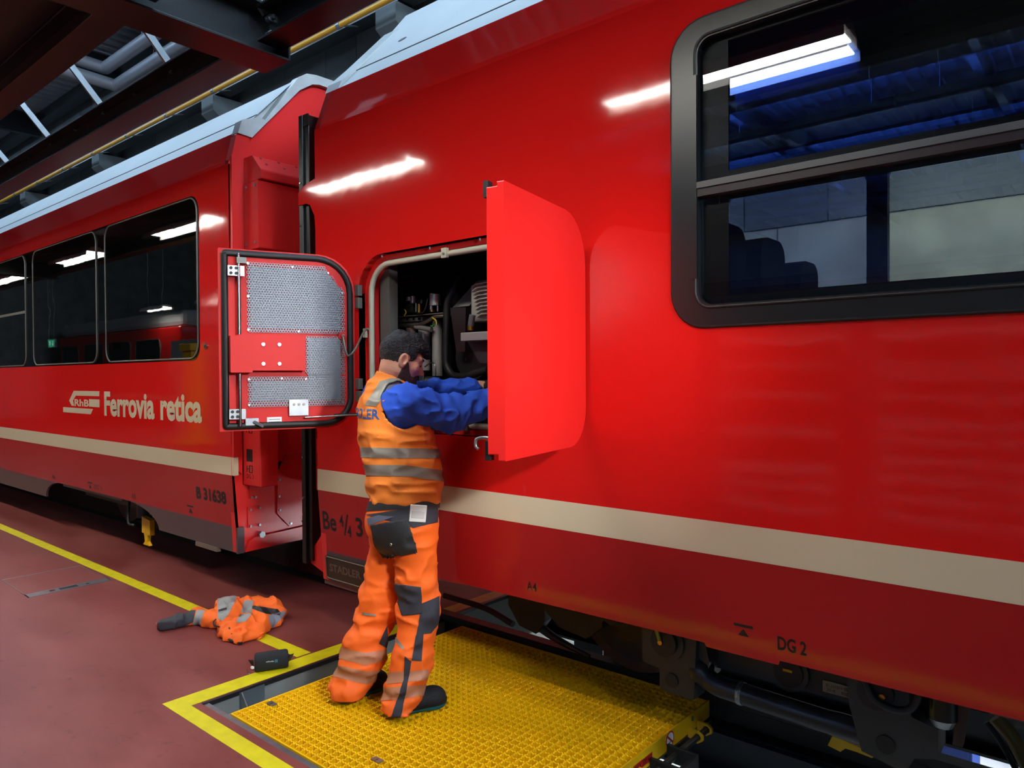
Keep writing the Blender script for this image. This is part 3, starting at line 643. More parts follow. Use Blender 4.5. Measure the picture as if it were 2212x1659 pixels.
MB().cyl(ML(0.13, 1.329, 0.05), (-3.16, 2.64, 1.337), 0.009, 10).obj('gas_strut', RUBBER, dl)
t = DL('door_label', rrect(0.40, 0.475, 1.292, 1.33, 0.001), 0.0245, 0.026, WHITE)
DL('label_bars', [(0.408, 1.297), (0.465, 1.297), (0.465, 1.306), (0.408, 1.306)], 0.0262, 0.0266, mat('print_grey', (90, 90, 95), 0.5))
DL('label_bars', [(0.408, 1.316), (0.465, 1.316), (0.465, 1.319), (0.408, 1.319)], 0.0262, 0.0266, MATS['print_grey'])
kn = DL('cable_knob', circle(0.075, 1.765, 0.022, 16), 0.03, 0.042, REDIN)
MB().tube([ML(0.075, 1.765, 0.05), ML(0.07, 1.70, 0.07), ML(0.055, 1.655, 0.075), ML(0.02, 1.69, 0.09), (-3.27, 2.57, 1.80), (-3.262, 2.60, 1.80)], 0.006, 8).obj('ground_cable', GREYINT, dl)
MB().cyl(ML(0.075, 1.765, 0.042), ML(0.075, 1.765, 0.056), 0.011, 8).obj('cable_bolt', CHROME, dl)
for (aa, zz) in ((0.565, 2.13), (0.34, 2.125), (0.565, 1.96), (0.565, 1.787), (0.31, 1.783), (0.565, 1.53), (0.40, 1.533), (0.275, 1.53), (0.565, 1.397), (0.15, 2.105), (0.075, 2.0), (0.075, 1.40)):
    MB().cyl(ML(aa, zz, 0.034), ML(aa, zz, 0.039), 0.006, 8).obj('mesh_screw', STEEL, dl)
# hinges on the car
for (xx, zz) in ((-3.305, 2.02), (-3.305, 1.95), (-3.305, 1.50), (-3.305, 1.43)):
    MB().box(xx-0.004, xx+0.028, YT-0.02, YT+0.01, zz-0.03, zz+0.03).obj('hinge_leaf', GREYINT, near, bevel=0.002)
# ---------------------------------------------------------------- near car window
WF = MB().plate(rrect(-1.352, 2.3, 1.722, 2.865, 0.13), [rrect(-1.246, 2.2, 1.80, 2.79, 0.055)], XZ(YT), -0.012, 0.03).obj('window_frame', BLACKP, near, bevel=0.008, label='black window frame')
ring_tube('frame_gasket', [(a, YT-0.012, b) for a, b in rrect(-1.256, 2.21, 1.79, 2.80, 0.06)], 0.006, RUBBER, WF)
ring_tube('frame_gasket', [(a, YT-0.004, b) for a, b in rrect(-1.354, 2.302, 1.720, 2.867, 0.132)], 0.008, RUBBER, WF)
MB().box(-1.27, -1.248, YT-0.018, YT-0.010, 1.90, 2.66).obj('frame_clip', BLACKP, WF)
MB().box(-1.246, 2.2, YT-0.016, YT+0.03, 2.205, 2.235).obj('window_rail', mat('brown_rail', (40, 28, 24), 0.35), WF)
MB().box(-1.246, 2.2, YT-0.022, YT+0.03, 2.235, 2.258).obj('window_rail', mat('grey_rail', (96, 98, 96), 0.3, 0.3), WF)
GL1 = glassmat('outer_window_glass', (0.74, 0.77, 0.80), (0.9, 0.93, 1.0), 1.0, 0.0, 0.03)
GL2 = glassmat('inner_coated_glass', (0.60, 0.66, 0.70), (0.16, 0.30, 1.0), 2.2, 0.0, 0.27)
for (za, zb, tt) in ((2.258, 2.79, 0.006), (1.80, 2.205, 0.003)):
    MB().add([(-1.246, YT+0.012, za), (2.2, YT+0.012, za), (2.2, YT+0.012, zb), (-1.246, YT+0.012, zb)], [(0, 1, 2, 3)]).obj('window_pane', GL1, near, label='dark reflecting window pane')
    MB().add([(-1.142, YT+0.03, za+0.035), (2.2, YT+0.03, za+0.035), (2.2, YT+0.03+tt, zb-0.02), (-1.142, YT+0.03+tt, zb-0.02)], [(0, 1, 2, 3)]).obj('inner_pane', GL2, near, label='blue coated inner window pane')
    MB().plate([(-1.246, za), (2.2, za), (2.2, zb), (-1.246, zb)], [[(-1.142, za+0.035), (2.1, za+0.035), (2.1, zb-0.02), (-1.142, zb-0.02)]], XZ(YT+0.026), 0.0, 0.002).obj('pane_border', RUBBER, near)
# seats and interior seen through it
SEATF = mat('dark_seat_fabric', (30, 34, 44), 0.8, bump=0.2, bscale=90)
for (sx, sy) in ((-1.50, 2.95), (-1.50, 3.45), (-1.62, 4.35)):
    st = MB().plate(rrect(sx-0.02, sx+0.10, 1.35, 2.02, 0.05), [], XZ(sy), 0.0, 0.44).obj('seat', SEATF, near, bevel=0.02)
    MB().plate(rrect(sy+0.06, sy+0.38, 1.93, 2.22, 0.09), [], YZ(sx), 0.0, 0.11).obj('headrest', SEATF, st, bevel=0.03)
    MB().plate(rrect(sx-0.02, sx+0.5, 1.30, 1.42, 0.04), [], XZ(sy), 0.0, 0.44).obj('seat_cushion', SEATF, st, bevel=0.02)
MB().box(-1.335, -1.21, yf-0.06, yf-0.04, 1.72, 2.9).obj('window_pillar', BLACKP, near)
MB().box(-1.24, -1.20, yf-0.10, yf-0.06, 1.9, 2.35).obj('grab_rail', mat('blue_rail', (24, 50, 150), 0.4), near)
for (a, b, z0_) in ((-2.3, -1.335, 1.72), (-1.21, 2.2, 2.05)):
    MB().add([(a, yf-0.02, z0_), (b, yf-0.02, z0_), (b, yf-0.02, 2.86), (a, yf-0.02, 2.86)], [(0, 1, 2, 3)]).obj('window_pane', glassmat('rear_window_glass_%d' % int(abs(a)*100), (0.55, 0.62, 0.95) if a < -2 else (0.85, 0.88, 0.86), (1, 1, 1), 1.0), near)

# ---------------------------------------------------------------- lettering on the near car
MS = XZ(YT)
p0, p1, p2 = ony(697, 1104, YT), ony(738, 1147, YT), ony(700, 1142, YT)
xb = lambda u, v=1120: ony(u, v, YT+0.015).x
text_fit('lettering', 'Be', BLACKTXT, near, LOW, xb(698), xb(727), 0.635, 0.745, bold=0.02, label='black number lettering')
text_fit('lettering', '4', BLACKTXT, near, LOW, xb(734), xb(743), 0.672, 0.745, bold=0.02)
MB().plate([(xb(742), 0.625), (xb(745), 0.625), (xb(754), 0.75), (xb(751), 0.75)], [], LOW, -0.0012, 0.0).obj('lettering', BLACKTXT, near)
text_fit('lettering', '4', BLACKTXT, near, LOW, xb(750), xb(759), 0.62, 0.688, bold=0.02)
text_fit('lettering', '31', BLACKTXT, near, LOW, xb(769), xb(798), 0.635, 0.745, bold=0.02)
MPL = lambda a, b, d: LOW(a, b, d)
NP = MB().plate(rrect(ony(697, 1240, YT).x, ony(785, 1250, YT).x, 0.338, 0.482, 0.012), [], LOW, -0.012, 0.0).obj('maker_plate', mat('bronze_plate', (58, 56, 48), 0.4, 0.5), near, bevel=0.003, label='bronze maker plate')
ring_tube('plate_rim', [LOW(a, b, -0.013) for a, b in rrect(ony(699, 1240, YT).x, ony(783, 1250, YT).x, 0.346, 0.474, 0.012)], 0.004, mat('bronze_light', (112, 104, 86), 0.4, 0.5), NP)
text_fit('plate_lettering', 'STADLER', MATS['bronze_light'], NP, LOW, ony(706, 1240, YT).x, ony(773, 1250, YT).x, 0.392, 0.438, d=-0.0135, bold=0.025)
text_fit('lettering', 'A4', BLACKTXT, near, LOW, ony(1132, 1268, YT).x, ony(1153, 1268, YT).x, 0.562, 0.602, bold=0.005)
text_fit('lettering', 'DG 2', BLACKTXT, near, LOW, ony(1675, 1395, YT).x, ony(1738, 1400, YT).x, 0.562, 0.612, bold=0.025)
q = ony(1601, 1365, YT).x
MB().plate([(q-0.036, 0.615), (q+0.036, 0.615), (q+0.036, 0.625), (q-0.036, 0.625)], [], LOW, -0.0012, 0.0).plate([(q-0.02, 0.582), (q+0.02, 0.582), (q, 0.608)], [], LOW, -0.0012, 0.0).obj('jack_mark', BLACKTXT, near)
# ---------------------------------------------------------------- gap guard post and coupling box on the near car end
gp = MB().box(-3.885, -3.845, 2.56, 2.64, 0.40, 3.13).box(-3.875, -3.80, 2.575, 2.65, 0.42, 3.125).obj('guard_post', mat('black_anodised_profile', (18, 20, 20), 0.35, 0.3), near, bevel=0.003, label='tall black guard post between the cars')
MB().box(-3.84, -3.795, 2.566, 2.576, 3.06, 3.13).obj('post_cap', BLACKP, gp)
for zz in (3.0, 2.72, 2.46, 2.22, 2.05, 1.15, 1.05, 0.80, 0.70): MB().cyl((-3.866, 2.56, zz), (-3.866, 2.553, zz), 0.006, 8).obj('rivet', CHROME, gp)
bk = [(-3.88, 2.66), (-3.84, 2.69), (-3.70, 2.72), (-3.70, 2.36), (-3.715, 2.50), (-3.76, 2.57), (-3.80, 2.585), (-3.88, 2.585)]
MB().plate(bk, [], XZ(YT+0.002), 0.0, 0.01).obj('post_bracket', RED, near)
bk2 = [(-3.84, 0.40), (-3.70, 0.36), (-3.70, 0.66), (-3.712, 0.66), (-3.735, 0.58), (-3.79, 0.52), (-3.84, 0.50)]
MB().plate(bk2, [], XZ(YT+0.04), 0.0, 0.01).obj('post_bracket', RED, near)
def coupler_box(car, x0, x1, y0, y1, z0, z1, dg, us):
    o = box('coupling_box', REDM, x0, x1, y0, y1, z0, z1, car, 0.008)
    w = x1-x0
    for k, zz in enumerate(us):
        xa = x0+w*0.22
        MB().box(xa, xa+0.075, y0-0.0015, y0, zz, zz+0.085).obj('black_square', BLACKTXT, o)
        MB().box(xa+0.03, xa+0.04, y0-0.0015, y0, zz-0.075, zz-0.025).box(xa+0.04, xa+0.075, y0-0.0015, y0, zz-0.03, zz-0.024).box(xa+0.04, xa+0.075, y0-0.0015, y0, zz-0.076, zz-0.07).box(xa+0.01, xa+0.03, y0-0.0015, y0, zz-0.053, zz-0.047).box(xa, xa+0.008, y0-0.0015, y0, zz-0.072, zz-0.028).box(xa+0.069, xa+0.075, y0-0.0015, y0, zz-0.076, zz-0.024).obj('coupling_symbol', BLACKTXT, o)
    text_fit('box_lettering', dg, BLACKTXT, o, XZ(y0), x0+w*0.22, x0+w*0.62, us[-1]-0.115, us[-1]-0.085)
    return o
coupler_box(near, -3.80, XN-0.005, 2.60, 2.70, 0.85, 1.42, 'DG 2', (1.24, 0.995))

# ---------------------------------------------------------------- bogie of the near car
bg = empty('bogie', (-1.4, 2.9, 0.1)); bg.parent = near; bg.matrix_parent_inverse = wm(near).inverted(); setp(bg, 'grey bogie under the railcar')
def wheel(cx, y, r, par, name='wheel'):
    b = MB()
    for (ra, rb, ya, yb) in ((r+0.028, r+0.028, y+0.055, y+0.085), (r, r, y-0.05, y+0.055)):
        b.cyl((cx, ya, 0.035+r), (cx, yb, 0.035+r), ra, 48, rb)
    o = b.obj(name, RUST, par)
    return o
for cx_ in (-1.93, 0.05):
    wheel(cx_, 3.26, 0.355, bg)
    MB().cyl((cx_, 3.20, 0.39), (cx_, 3.207, 0.39), 0.30, 40).obj('brake_disc', BOGIED, bg)
    MB().cyl((cx_, 3.17, 0.39), (cx_, 3.20, 0.39), 0.20, 32).obj('brake_disc', mat('disc_dark', (40, 34, 30), 0.4, 0.4), bg)
    MB().cyl((cx_, 3.05, 0.39), (cx_, 3.18, 0.39), 0.09, 24).obj('hub', BOGIED, bg)
    MB().cyl((cx_, 3.0, 0.39), (cx_, 4.5, 0.39), 0.07, 16).obj('axle', BOGIED, bg)
    wheel(cx_, 4.20, 0.355, bg)
# axle box plate, left
ab = MB().plate([(-1.645, 0.46), (-1.645, 0.28), (-1.56, 0.27), (-1.56, 0.18), (-1.40, 0.175), (-1.385, 0.50), (-1.46, 0.53), (-1.60, 0.52)], [], XZ(2.80), 0.0, 0.10).obj('axle_box', BOGIE, bg, bevel=0.006)
MB().cyl((-1.525, 2.80, 0.40), (-1.525, 2.785, 0.40), 0.085, 32).obj('hub_ring', BOGIE, bg)
MB().cyl((-1.525, 2.79, 0.40), (-1.525, 2.765, 0.40), 0.060, 32).obj('hub_cap', BOGIED, bg)
MB().cyl((-1.535, 2.765, 0.40), (-1.535, 2.755, 0.40), 0.011, 8).obj('ground_bolt', BRASS, bg)
MB().tube([(-1.535, 2.755, 0.41), (-1.545, 2.745, 0.46), (-1.56, 2.75, 0.53)], 0.008, 8).obj('ground_cable', mat('yellow_green_cable', (150, 150, 30), 0.5), bg)
MB().cyl((-1.50, 2.80, 0.235), (-1.50, 2.792, 0.235), 0.03, 20).obj('plug', BOGIED, bg)
MB().plate([(-1.47, 0.25), (-1.36, 0.25), (-1.345, 0.34), (-1.385, 0.52), (-1.47, 0.52)], [], XZ(2.83), 0.0, 0.14).obj('axle_arm', BOGIE, bg, bevel=0.01)
MB().tube([(-1.42, 2.86, 0.30), (-1.33, 2.84, 0.255), (-1.20, 2.84, 0.245), (-0.95, 2.84, 0.235), (-0.72, 2.84, 0.23)], [0.06, 0.043, 0.043, 0.043, 0.046], 18).obj('torsion_tube', mat('dark_tube_paint', (38, 36, 37), 0.35), bg)
MB().tube([(-1.215, 2.794, 0.245), (-1.21, 2.80, 0.27), (-1.205, 2.84, 0.29)], 0.006, 6).cyl((-1.22, 2.84, 0.245), (-1.20, 2.84, 0.245), 0.046, 18).obj('hose_clamp', STEEL, bg)
MB().plate([(-1.36, 0.29), (-0.55, 0.29), (-0.50, 0.56), (-1.36, 0.56)], [], XZ(2.92), 0.0, 0.12).obj('bogie_frame', BOGIE, bg, bevel=0.01)
bc = ony(1703, 1452, 2.90)
MB().cyl((bc.x, 2.92, bc.z), (bc.x, 2.90, bc.z), 0.078, 32).obj('frame_boss', BOGIE, bg)
MB().cyl((bc.x, 2.90, bc.z), (bc.x, 2.892, bc.z), 0.058, 32).obj('boss_cap', BOGIED, bg)
MB().box(bc.x-0.018, bc.x+0.018, 2.888, 2.892, bc.z+0.004, bc.z+0.014).obj('boss_mark', YELLOWM, bg)
pa_, pb_, pc_ = ony(1777, 1469, 2.912), ony(1779, 1494, 2.912), ony(1838, 1490, 2.912)
px0, px1, pz0, pz1 = pa_.x, pc_.x, pb_.z, pa_.z; pw, ph = px1-px0, pz1-pz0
pl = MB().box(px0, px1, 2.912, 2.92, pz0, pz1).obj('data_plate', mat('steel_plate', (150, 142, 120), 0.4, 0.3), bg)
text_fit('plate_lettering', '81.131011 055', BLACKTXT, pl, XZ(2.912), px0+pw*0.12, px1-pw*0.03, pz0+ph*0.55, pz0+ph*0.82)
text_fit('plate_lettering', '2018', BLACKTXT, pl, XZ(2.912), px0+pw*0.15, px0+pw*0.45, pz0+ph*0.15, pz0+ph*0.42)
text_fit('plate_lettering', 'RhB', BLACKTXT, pl, XZ(2.912), px0+pw*0.68, px0+pw*0.95, pz0+ph*0.15, pz0+ph*0.42)
MB().plate([(-0.80, 0.53), (-0.78, 0.34), (-0.74, 0.19), (-0.60, 0.16), (-0.57, 0.22), (-0.50, 0.24), (-0.50, 0.34), (-0.58, 0.36), (-0.60, 0.54)], [], XZ(2.78), 0.0, 0.13).obj('axle_box', BOGIE, bg, bevel=0.006)
MB().cyl((-0.66, 2.78, 0.24), (-0.66, 2.772, 0.24), 0.032, 20).obj('plug', BOGIED, bg)
MB().cyl((-0.69, 2.78, 0.42), (-0.69, 2.755, 0.42), 0.06, 28).obj('hub_cap', BOGIED, bg)
MB().cyl((-0.665, 2.755, 0.415), (-0.665, 2.745, 0.415), 0.011, 8).obj('ground_bolt', BRASS, bg)
MB().tube([(-0.74, 2.75, 0.54), (-0.70, 2.74, 0.42), (-0.63, 2.735, 0.39), (-0.57, 2.74, 0.41), (-0.54, 2.75, 0.50)], 0.013, 10).obj('air_hose', RUBBER, bg)
MB().cyl((-0.49, 2.80, 0.38), (-0.49, 2.80, 0.56), 0.048, 24).obj('damper', mat('black_damper', (20, 20, 21), 0.25), bg)
MB().cyl((-0.49, 2.80, 0.35), (-0.49, 2.80, 0.38), 0.03, 20, 0.045).obj('damper_foot', STEEL, bg)
MB().plate([(-0.46, 0.30), (-0.43, 0.30), (-0.40, 0.52), (-0.44, 0.52)], [], XZ(2.79), 0.0, 0.02).obj('damper_link', RUST, bg)
for (px_, py_, pz_, r_) in ((-0.36, 2.86, 0.46, 0.05), (-0.30, 2.95, 0.42, 0.07)): MB().cyl((px_, py_, pz_), (px_+0.10, py_, pz_), r_, 16).obj('caliper', BOGIED, bg)
# left lump of the bogie: brake, sand pipe and lifeguard
MB().plate([(-2.70, 0.52), (-2.70, 0.24), (-2.62, 0.14), (-2.50, 0.12), (-2.44, 0.20), (-2.44, 0.52)], [[(-2.60, 0.46), (-2.60, 0.40), (-2.56, 0.40), (-2.56, 0.46)]], XZ(3.12), 0.0, 0.06).obj('guard_bracket', BOGIED, bg, bevel=0.004)
MB().tube([(-2.62, 3.15, 0.20), (-2.40, 3.16, 0.11), (-2.18, 3.17, 0.06)], [0.03, 0.012], 10).obj('sand_pipe', BOGIED, bg)
MB().plate([(-2.42, 0.52), (-2.40, 0.30), (-2.28, 0.22), (-2.12, 0.20), (-2.02, 0.28), (-2.02, 0.52)], [], XZ(3.05), 0.0, 0.08).obj('brake_unit', BOGIED, bg, bevel=0.01)
MB().tube([(-2.30, 3.03, 0.50), (-2.28, 3.0, 0.42), (-2.20, 3.0, 0.36), (-2.05, 3.0, 0.38), (-1.85, 3.02, 0.48)], 0.014, 8).obj('air_hose', BOGIED, bg)
MB().cyl((-2.02, 3.06, 0.36), (-2.02, 3.00, 0.36), 0.05, 20).obj('hub_cap', BOGIED, bg)
MB().tube([(-3.3, 3.2, 0.16), (-2.95, 3.2, 0.15), (-2.7, 3.16, 0.12)], 0.018, 8).obj('brake_pipe', BOGIED, bg)
MB().box(-3.0, 5.4, 2.7, 5.0, 0.56, 0.86).obj('underframe', BOGIED, near)
MB().box(-2.75, 0.5, 3.0, 4.6, 0.46, 0.56).obj('bogie_beam', BOGIED, bg)

# ---------------------------------------------------------------- far car
XF = ony(497.5, 800, YT).x; XFE = -32.0
far = empty('railcar', (XF, YT, 0.3), 'red railcar lettered Ferrovia retica behind the open hatch door', 'railcar')
bx = -5.135
band = rrect(XFE+0.2, bx, 1.667, 2.865, [0.02, 0.10, 0.12, 0.02])
ax1, ax2 = -5.925, -8.53
arc = lambda xa, xb2: [(xa+(xb2-xa)*(1-math.cos(i/10*math.pi/2)), 0.325+0.18*math.sin(i/10*math.pi/2)) for i in range(11)]
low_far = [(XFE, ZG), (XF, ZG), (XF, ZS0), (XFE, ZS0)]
sk_far = [[(XF, 0.325), (XF, ZG), (ax1-0.62, ZG)]+list(reversed(arc(ax1, ax1-0.62)))[1:],
          [(XFE, 0.325), (ax2, 0.325)]+arc(ax2, ax2+0.48)[1:]+[(XFE, ZG)]]
car_shell(far, XFE, XF, [], low_far, sk_far, far_holes=[])
MB().box(-8.0, -6.62, YT+0.028, YT+0.04, 0.485, 0.506).obj('skirt_lip', BOGIED, far)
end_wall(far, XF, -1, top=[(YT, 3.0), (2.560, 3.03), (2.60, 3.2), (2.70, 3.21), (3.09, 3.66), (3.2, 3.73), (YCEN, 3.74)])
MB().plate(band, [], XZ(YT), -0.002, 0.0).obj('window_band', DGLASS, far, label='black glazed window band')
wx = [(-6.813, -5.150), (-8.69, -7.014), (-10.57, -8.93), (-12.45, -10.80), (-14.3, -12.7), (-16.2, -14.6), (-18.1, -16.5), (-20, -18.4)]
for k, (a, b) in enumerate(wx):
    wv = MB().plate(rrect(a, b, 1.682, 2.850, 0.11), [], XZ(YT), -0.006, -0.002).obj('window_pane', DGLASS, far)
    ring_tube('window_gasket', [(x_, YT-0.006, z_) for x_, z_ in rrect(a, b, 1.682, 2.850, 0.11)], 0.0065, GRILLLINE, wv, n=6)
    if k % 2 == 0 and k > 0: MB().box(a, b, YT-0.010, YT-0.006, 2.235, 2.262).obj('window_rail', GRILLLINE, wv)
# end-of-car details: grey rim, grey corner cap, recess line
rim_o = [(2.60, 3.212), (2.629, 3.308), (2.758, 3.361), (2.805, 3.354), (3.085, 3.741), (3.15, 3.785), (3.24, 3.80), (YCEN, 3.81)]
rim_i = [(YCEN, 3.735), (3.26, 3.735), (3.20, 3.72), (3.09, 3.645), (2.704, 3.205)]
MB().plate(rim_o+rim_i, [], YZ(XF), -0.04, 0.045).obj('roof_rim', RIMG, far, bevel=0.004, label='raised grey rim round the car end')
MB().plate([(2.552, ZS0), (2.56, 3.05), (2.598, 3.21), (2.70, 3.205), (2.626, 3.03), (2.615, ZS0), (2.585, 0.9)], [], YZ(XF), 0.0, 0.03).obj('corner_post', REDM, far, bevel=0.006)
MB().plate([(2.552, ZS0), (2.585, ZS0), (2.585, ZS1), (2.552, ZS1)], [], YZ(XF), 0.0, 0.032).obj('stripe_return', CREAM, far)
MB().plate([(2.58, 0.325), (2.63, 0.325), (2.63, ZG), (2.58, ZG)], [], YZ(XF), 0.0, 0.02).obj('skirt_return', SKIRT, far)
cb_ = MB().plate([(-4.70+0.0, 2.42), (-4.52, 2.42), (-4.52, 2.88), (-4.70, 2.88)], [], lambda a, b, d: (a, 2.66+d, b), 0.0, 0.62).obj('end_cabinet', REDM, far, bevel=0.006, label='red cabinet on the car end')
MB().plate([(-4.705, 2.885), (-4.49, 2.885), (-4.49, 2.945), (-4.60, 3.06), (-4.705, 3.06)], [], lambda a, b, d: (a, 2.665+d, b), 0.0, 0.60).obj('cabinet_lid', REDM, far, bevel=0.008)
for i in range(4):
    MB().cyl((-4.545, 2.74+i*0.14, 3.00), (-4.538, 2.74+i*0.14, 3.007), 0.009, 8).obj('rivet', CHROME, far)
    MB().cyl((-4.588, 2.72+i*0.14, 3.045), (-4.581, 2.72+i*0.14, 3.052), 0.009, 8).obj('rivet', CHROME, far)
for (xx, zz) in ((-4.675, 2.85), (-4.56, 2.85), (-4.675, 2.46), (-4.56, 2.46)): MB().cyl((xx, 2.66, zz), (xx, 2.654, zz), 0.010, 8).obj('rivet', STEEL, far)
coupler_box(far, XF+0.03, -4.46, 2.62, 2.76, 0.80, 1.42, 'DG 3', (1.235, 0.965))
ep = MB().plate([(2.97, 0.98), (2.90, 0.86), (2.89, 0.56), (2.99, 0.45), (3.35, 0.45), (3.35, 1.0)], [], YZ(XF), 0.0, 0.012).obj('access_panel', REDM, far, bevel=0.002)
for (yy, zz) in ((2.955, 0.92), (2.91, 0.80), (2.905, 0.68), (2.91, 0.58), (3.0, 0.47), (3.1, 0.95), (3.1, 0.47), (3.2, 0.47), (2.75, 0.62), (2.68, 0.615), (2.75, 0.50), (2.68, 0.50), (2.72, 0.82), (2.69, 0.82), (2.72, 0.70), (2.69, 0.70)):
    MB().cyl((XF+0.012, yy, zz), (XF+0.022, yy, zz), 0.009, 8).obj('panel_screw', STEEL, far)
MB().plate([(2.665, 0.49), (2.765, 0.49), (2.765, 0.635), (2.665, 0.635)], [], YZ(XF), 0.0, 0.008).obj('access_panel', REDM, far, bevel=0.002)
MB().plate([(2.68, 0.69), (2.735, 0.69), (2.735, 0.835), (2.68, 0.835)], [], YZ(XF), 0.0, 0.008).obj('access_panel', REDM, far, bevel=0.002)
MB().cyl((XF+0.01, 2.76, 0.43), (XF+0.035, 2.76, 0.43), 0.024, 6).obj('large_bolt', STEEL, far)
MB().plate([(2.63, 0.33), (3.3, 0.345), (3.3, 0.44), (2.70, 0.42), (2.66, 0.40)], [], YZ(XF), 0.0, 0.03).obj('end_sill', REDM, far, bevel=0.006)
MB().plate(ROOFP[2:]+[(2*YCEN-y, z) for y, z in reversed(ROOFP[2:-1])], [], YZ(XF-0.05), -0.01, 0.0).obj('roof_end_cap', RIMG, far)
# lettering and logo
MF = XZ(YT)
fx = lambda u, v=880: ony(u, v, YT).x
fz = lambda u, v: ony(u, v, YT).z
text_fit('lettering', 'Ferrovia', CREAM, far, MF, fx(225.6), fx(333.7), fz(227, 897.5)-0.004, fz(226, 845.5), bold=0.035, label='cream lettering reading Ferrovia')
text_fit('lettering', 'retica', CREAM, far, MF, fx(346.7), fx(436), fz(227, 897.5)-0.004, fz(226, 847.5), bold=0.035, label='cream lettering reading retica')
def zp(px, py): u, v = px/3.0722, 780+py/3.0722; q_ = ony(u, v, YT); return (q_.x, q_.z)
MB().plate([zp(490, 197), zp(460, 262), zp(476, 296), zp(492, 297), zp(484, 262), zp(503, 229), zp(658, 233), zp(660, 200)], [], MF, -0.0012, 0).obj('logo_mark', CREAM, far, label='cream railway logo')
MB().plate([zp(592, 252), zp(592, 302), zp(660, 307), zp(660, 255)], [], MF, -0.0012, 0).obj('logo_mark', CREAM, far)
MB().plate([zp(420, 305), zp(420, 338), zp(602, 353), zp(617, 318)], [], MF, -0.0012, 0).obj('logo_mark', CREAM, far)
text_fit('logo_lettering', 'RhB', CREAM, far, MF, zp(495, 275)[0], zp(590, 275)[0], zp(500, 298)[1], zp(500, 252)[1], bold=0.03)
text_fit('lettering', 'B 31638', BLACKTXT, far, LOW, ony(424.8, 1065, YT+.015).x, ony(489.5, 1075, YT+.015).x, 0.652, 0.748, bold=0.045, label='black number lettering')
for (u_, v_, s_) in ((288, 1072, 'A5'), (115, 1030, 'A6'), (211, 1053, 'DG 3')):
    p = ony(u_, v_, YT+0.02); w2 = 0.045 if len(s_) == 2 else 0.09
    text_fit('lettering', s_, BLACKTXT, far, LOW, p.x-w2, p.x+w2, p.z-0.022, p.z+0.022)
for (u_, v_) in ((411, 1101), (194, 1049)):
    p = ony(u_, v_, YT+0.02)
    MB().plate([(p.x-0.05, p.z+0.02), (p.x+0.05, p.z+0.02), (p.x+0.05, p.z+0.032), (p.x-0.05, p.z+0.032)], [], LOW, -0.0012, 0).plate([(p.x-0.03, p.z-0.025), (p.x+0.03, p.z-0.025), (p.x, p.z+0.012)], [], LOW, -0.0012, 0).obj('jack_mark', BLACKTXT, far)
dp = MB().plate(rrect(-5.12, -4.86, 1.675, 1.845, 0.004), [], MF, -0.004, 0).obj('lock_panel', RED, far, bevel=0.002)
MB().cyl((-5.035, YT-0.004, 1.765), (-5.035, YT-0.012, 1.765), 0.022, 20).obj('lock_ring', CHROME, dp)
MB().cyl((-5.035, YT-0.012, 1.765), (-5.035, YT-0.014, 1.765), 0.014, 16).obj('lock_core', RUBBER, dp)
MB().box(-5.30, -4.98, YT+0.03, YT+0.06, 0.295, 0.325).obj('foot_step', mat('scuffed_steel_step', (120, 104, 92), 0.5, 0.3), far)
# far bogie and underframe
fb = empty('bogie', (-7.2, 2.9, 0.1)); fb.parent = far; fb.matrix_parent_inverse = wm(far).inverted()
for cx_ in (-8.05, -6.35): wheel(cx_, 3.26, 0.355, fb); wheel(cx_, 4.2, 0.355, fb)
MB().box(-8.5, -5.9, 2.95, 3.1, 0.30, 0.55).obj('bogie_frame', BOGIED, fb)
MB().box(-30, -4.9, 2.75, 5.0, 0.5, 0.86).obj('underframe', BOGIED, far)
MB().cyl((-6.72, 2.80, 0.30), (-6.72, 2.80, 0.52), 0.05, 16).obj('damper', BOGIE, fb)
MB().plate([(-6.56, 0.20), (-6.40, 0.19), (-6.40, 0.32), (-6.56, 0.34)], [], XZ(2.72), 0.0, 0.04).plate([(-6.52, 0.20), (-6.44, 0.20), (-6.46, 0.13), (-6.42, 0.10), (-6.54, 0.10), (-6.50, 0.13)], [], XZ(2.72), 0.0, 0.03).obj('yellow_clip', YELLOWM, fb)
MB().tube([(-6.8, 2.72, 0.5), (-6.74, 2.68, 0.28), (-6.66, 2.70, 0.25)], 0.012, 8).obj('hose', RUBBER, fb)
# gangway bellows between the cars (dark folds)
bw = MB()
for i in range(10):
    xa = XF+0.05+i*0.095
    bw.box(xa, xa+0.05, 3.45, 4.30, 0.62, 2.95)
    bw.box(xa+0.05, xa+0.095, 3.50, 4.25, 0.67, 2.90)
bw.obj('bellows', mat('black_bellows', (22, 22, 24), 0.7), far)
MB().tube([(XF+0.03, 3.2, 1.3), (-4.4, 3.2, 1.0), (-4.1, 3.15, 0.75), (XN, 3.15, 0.9)], 0.022, 8).obj('jumper_cable', RUBBER, far)

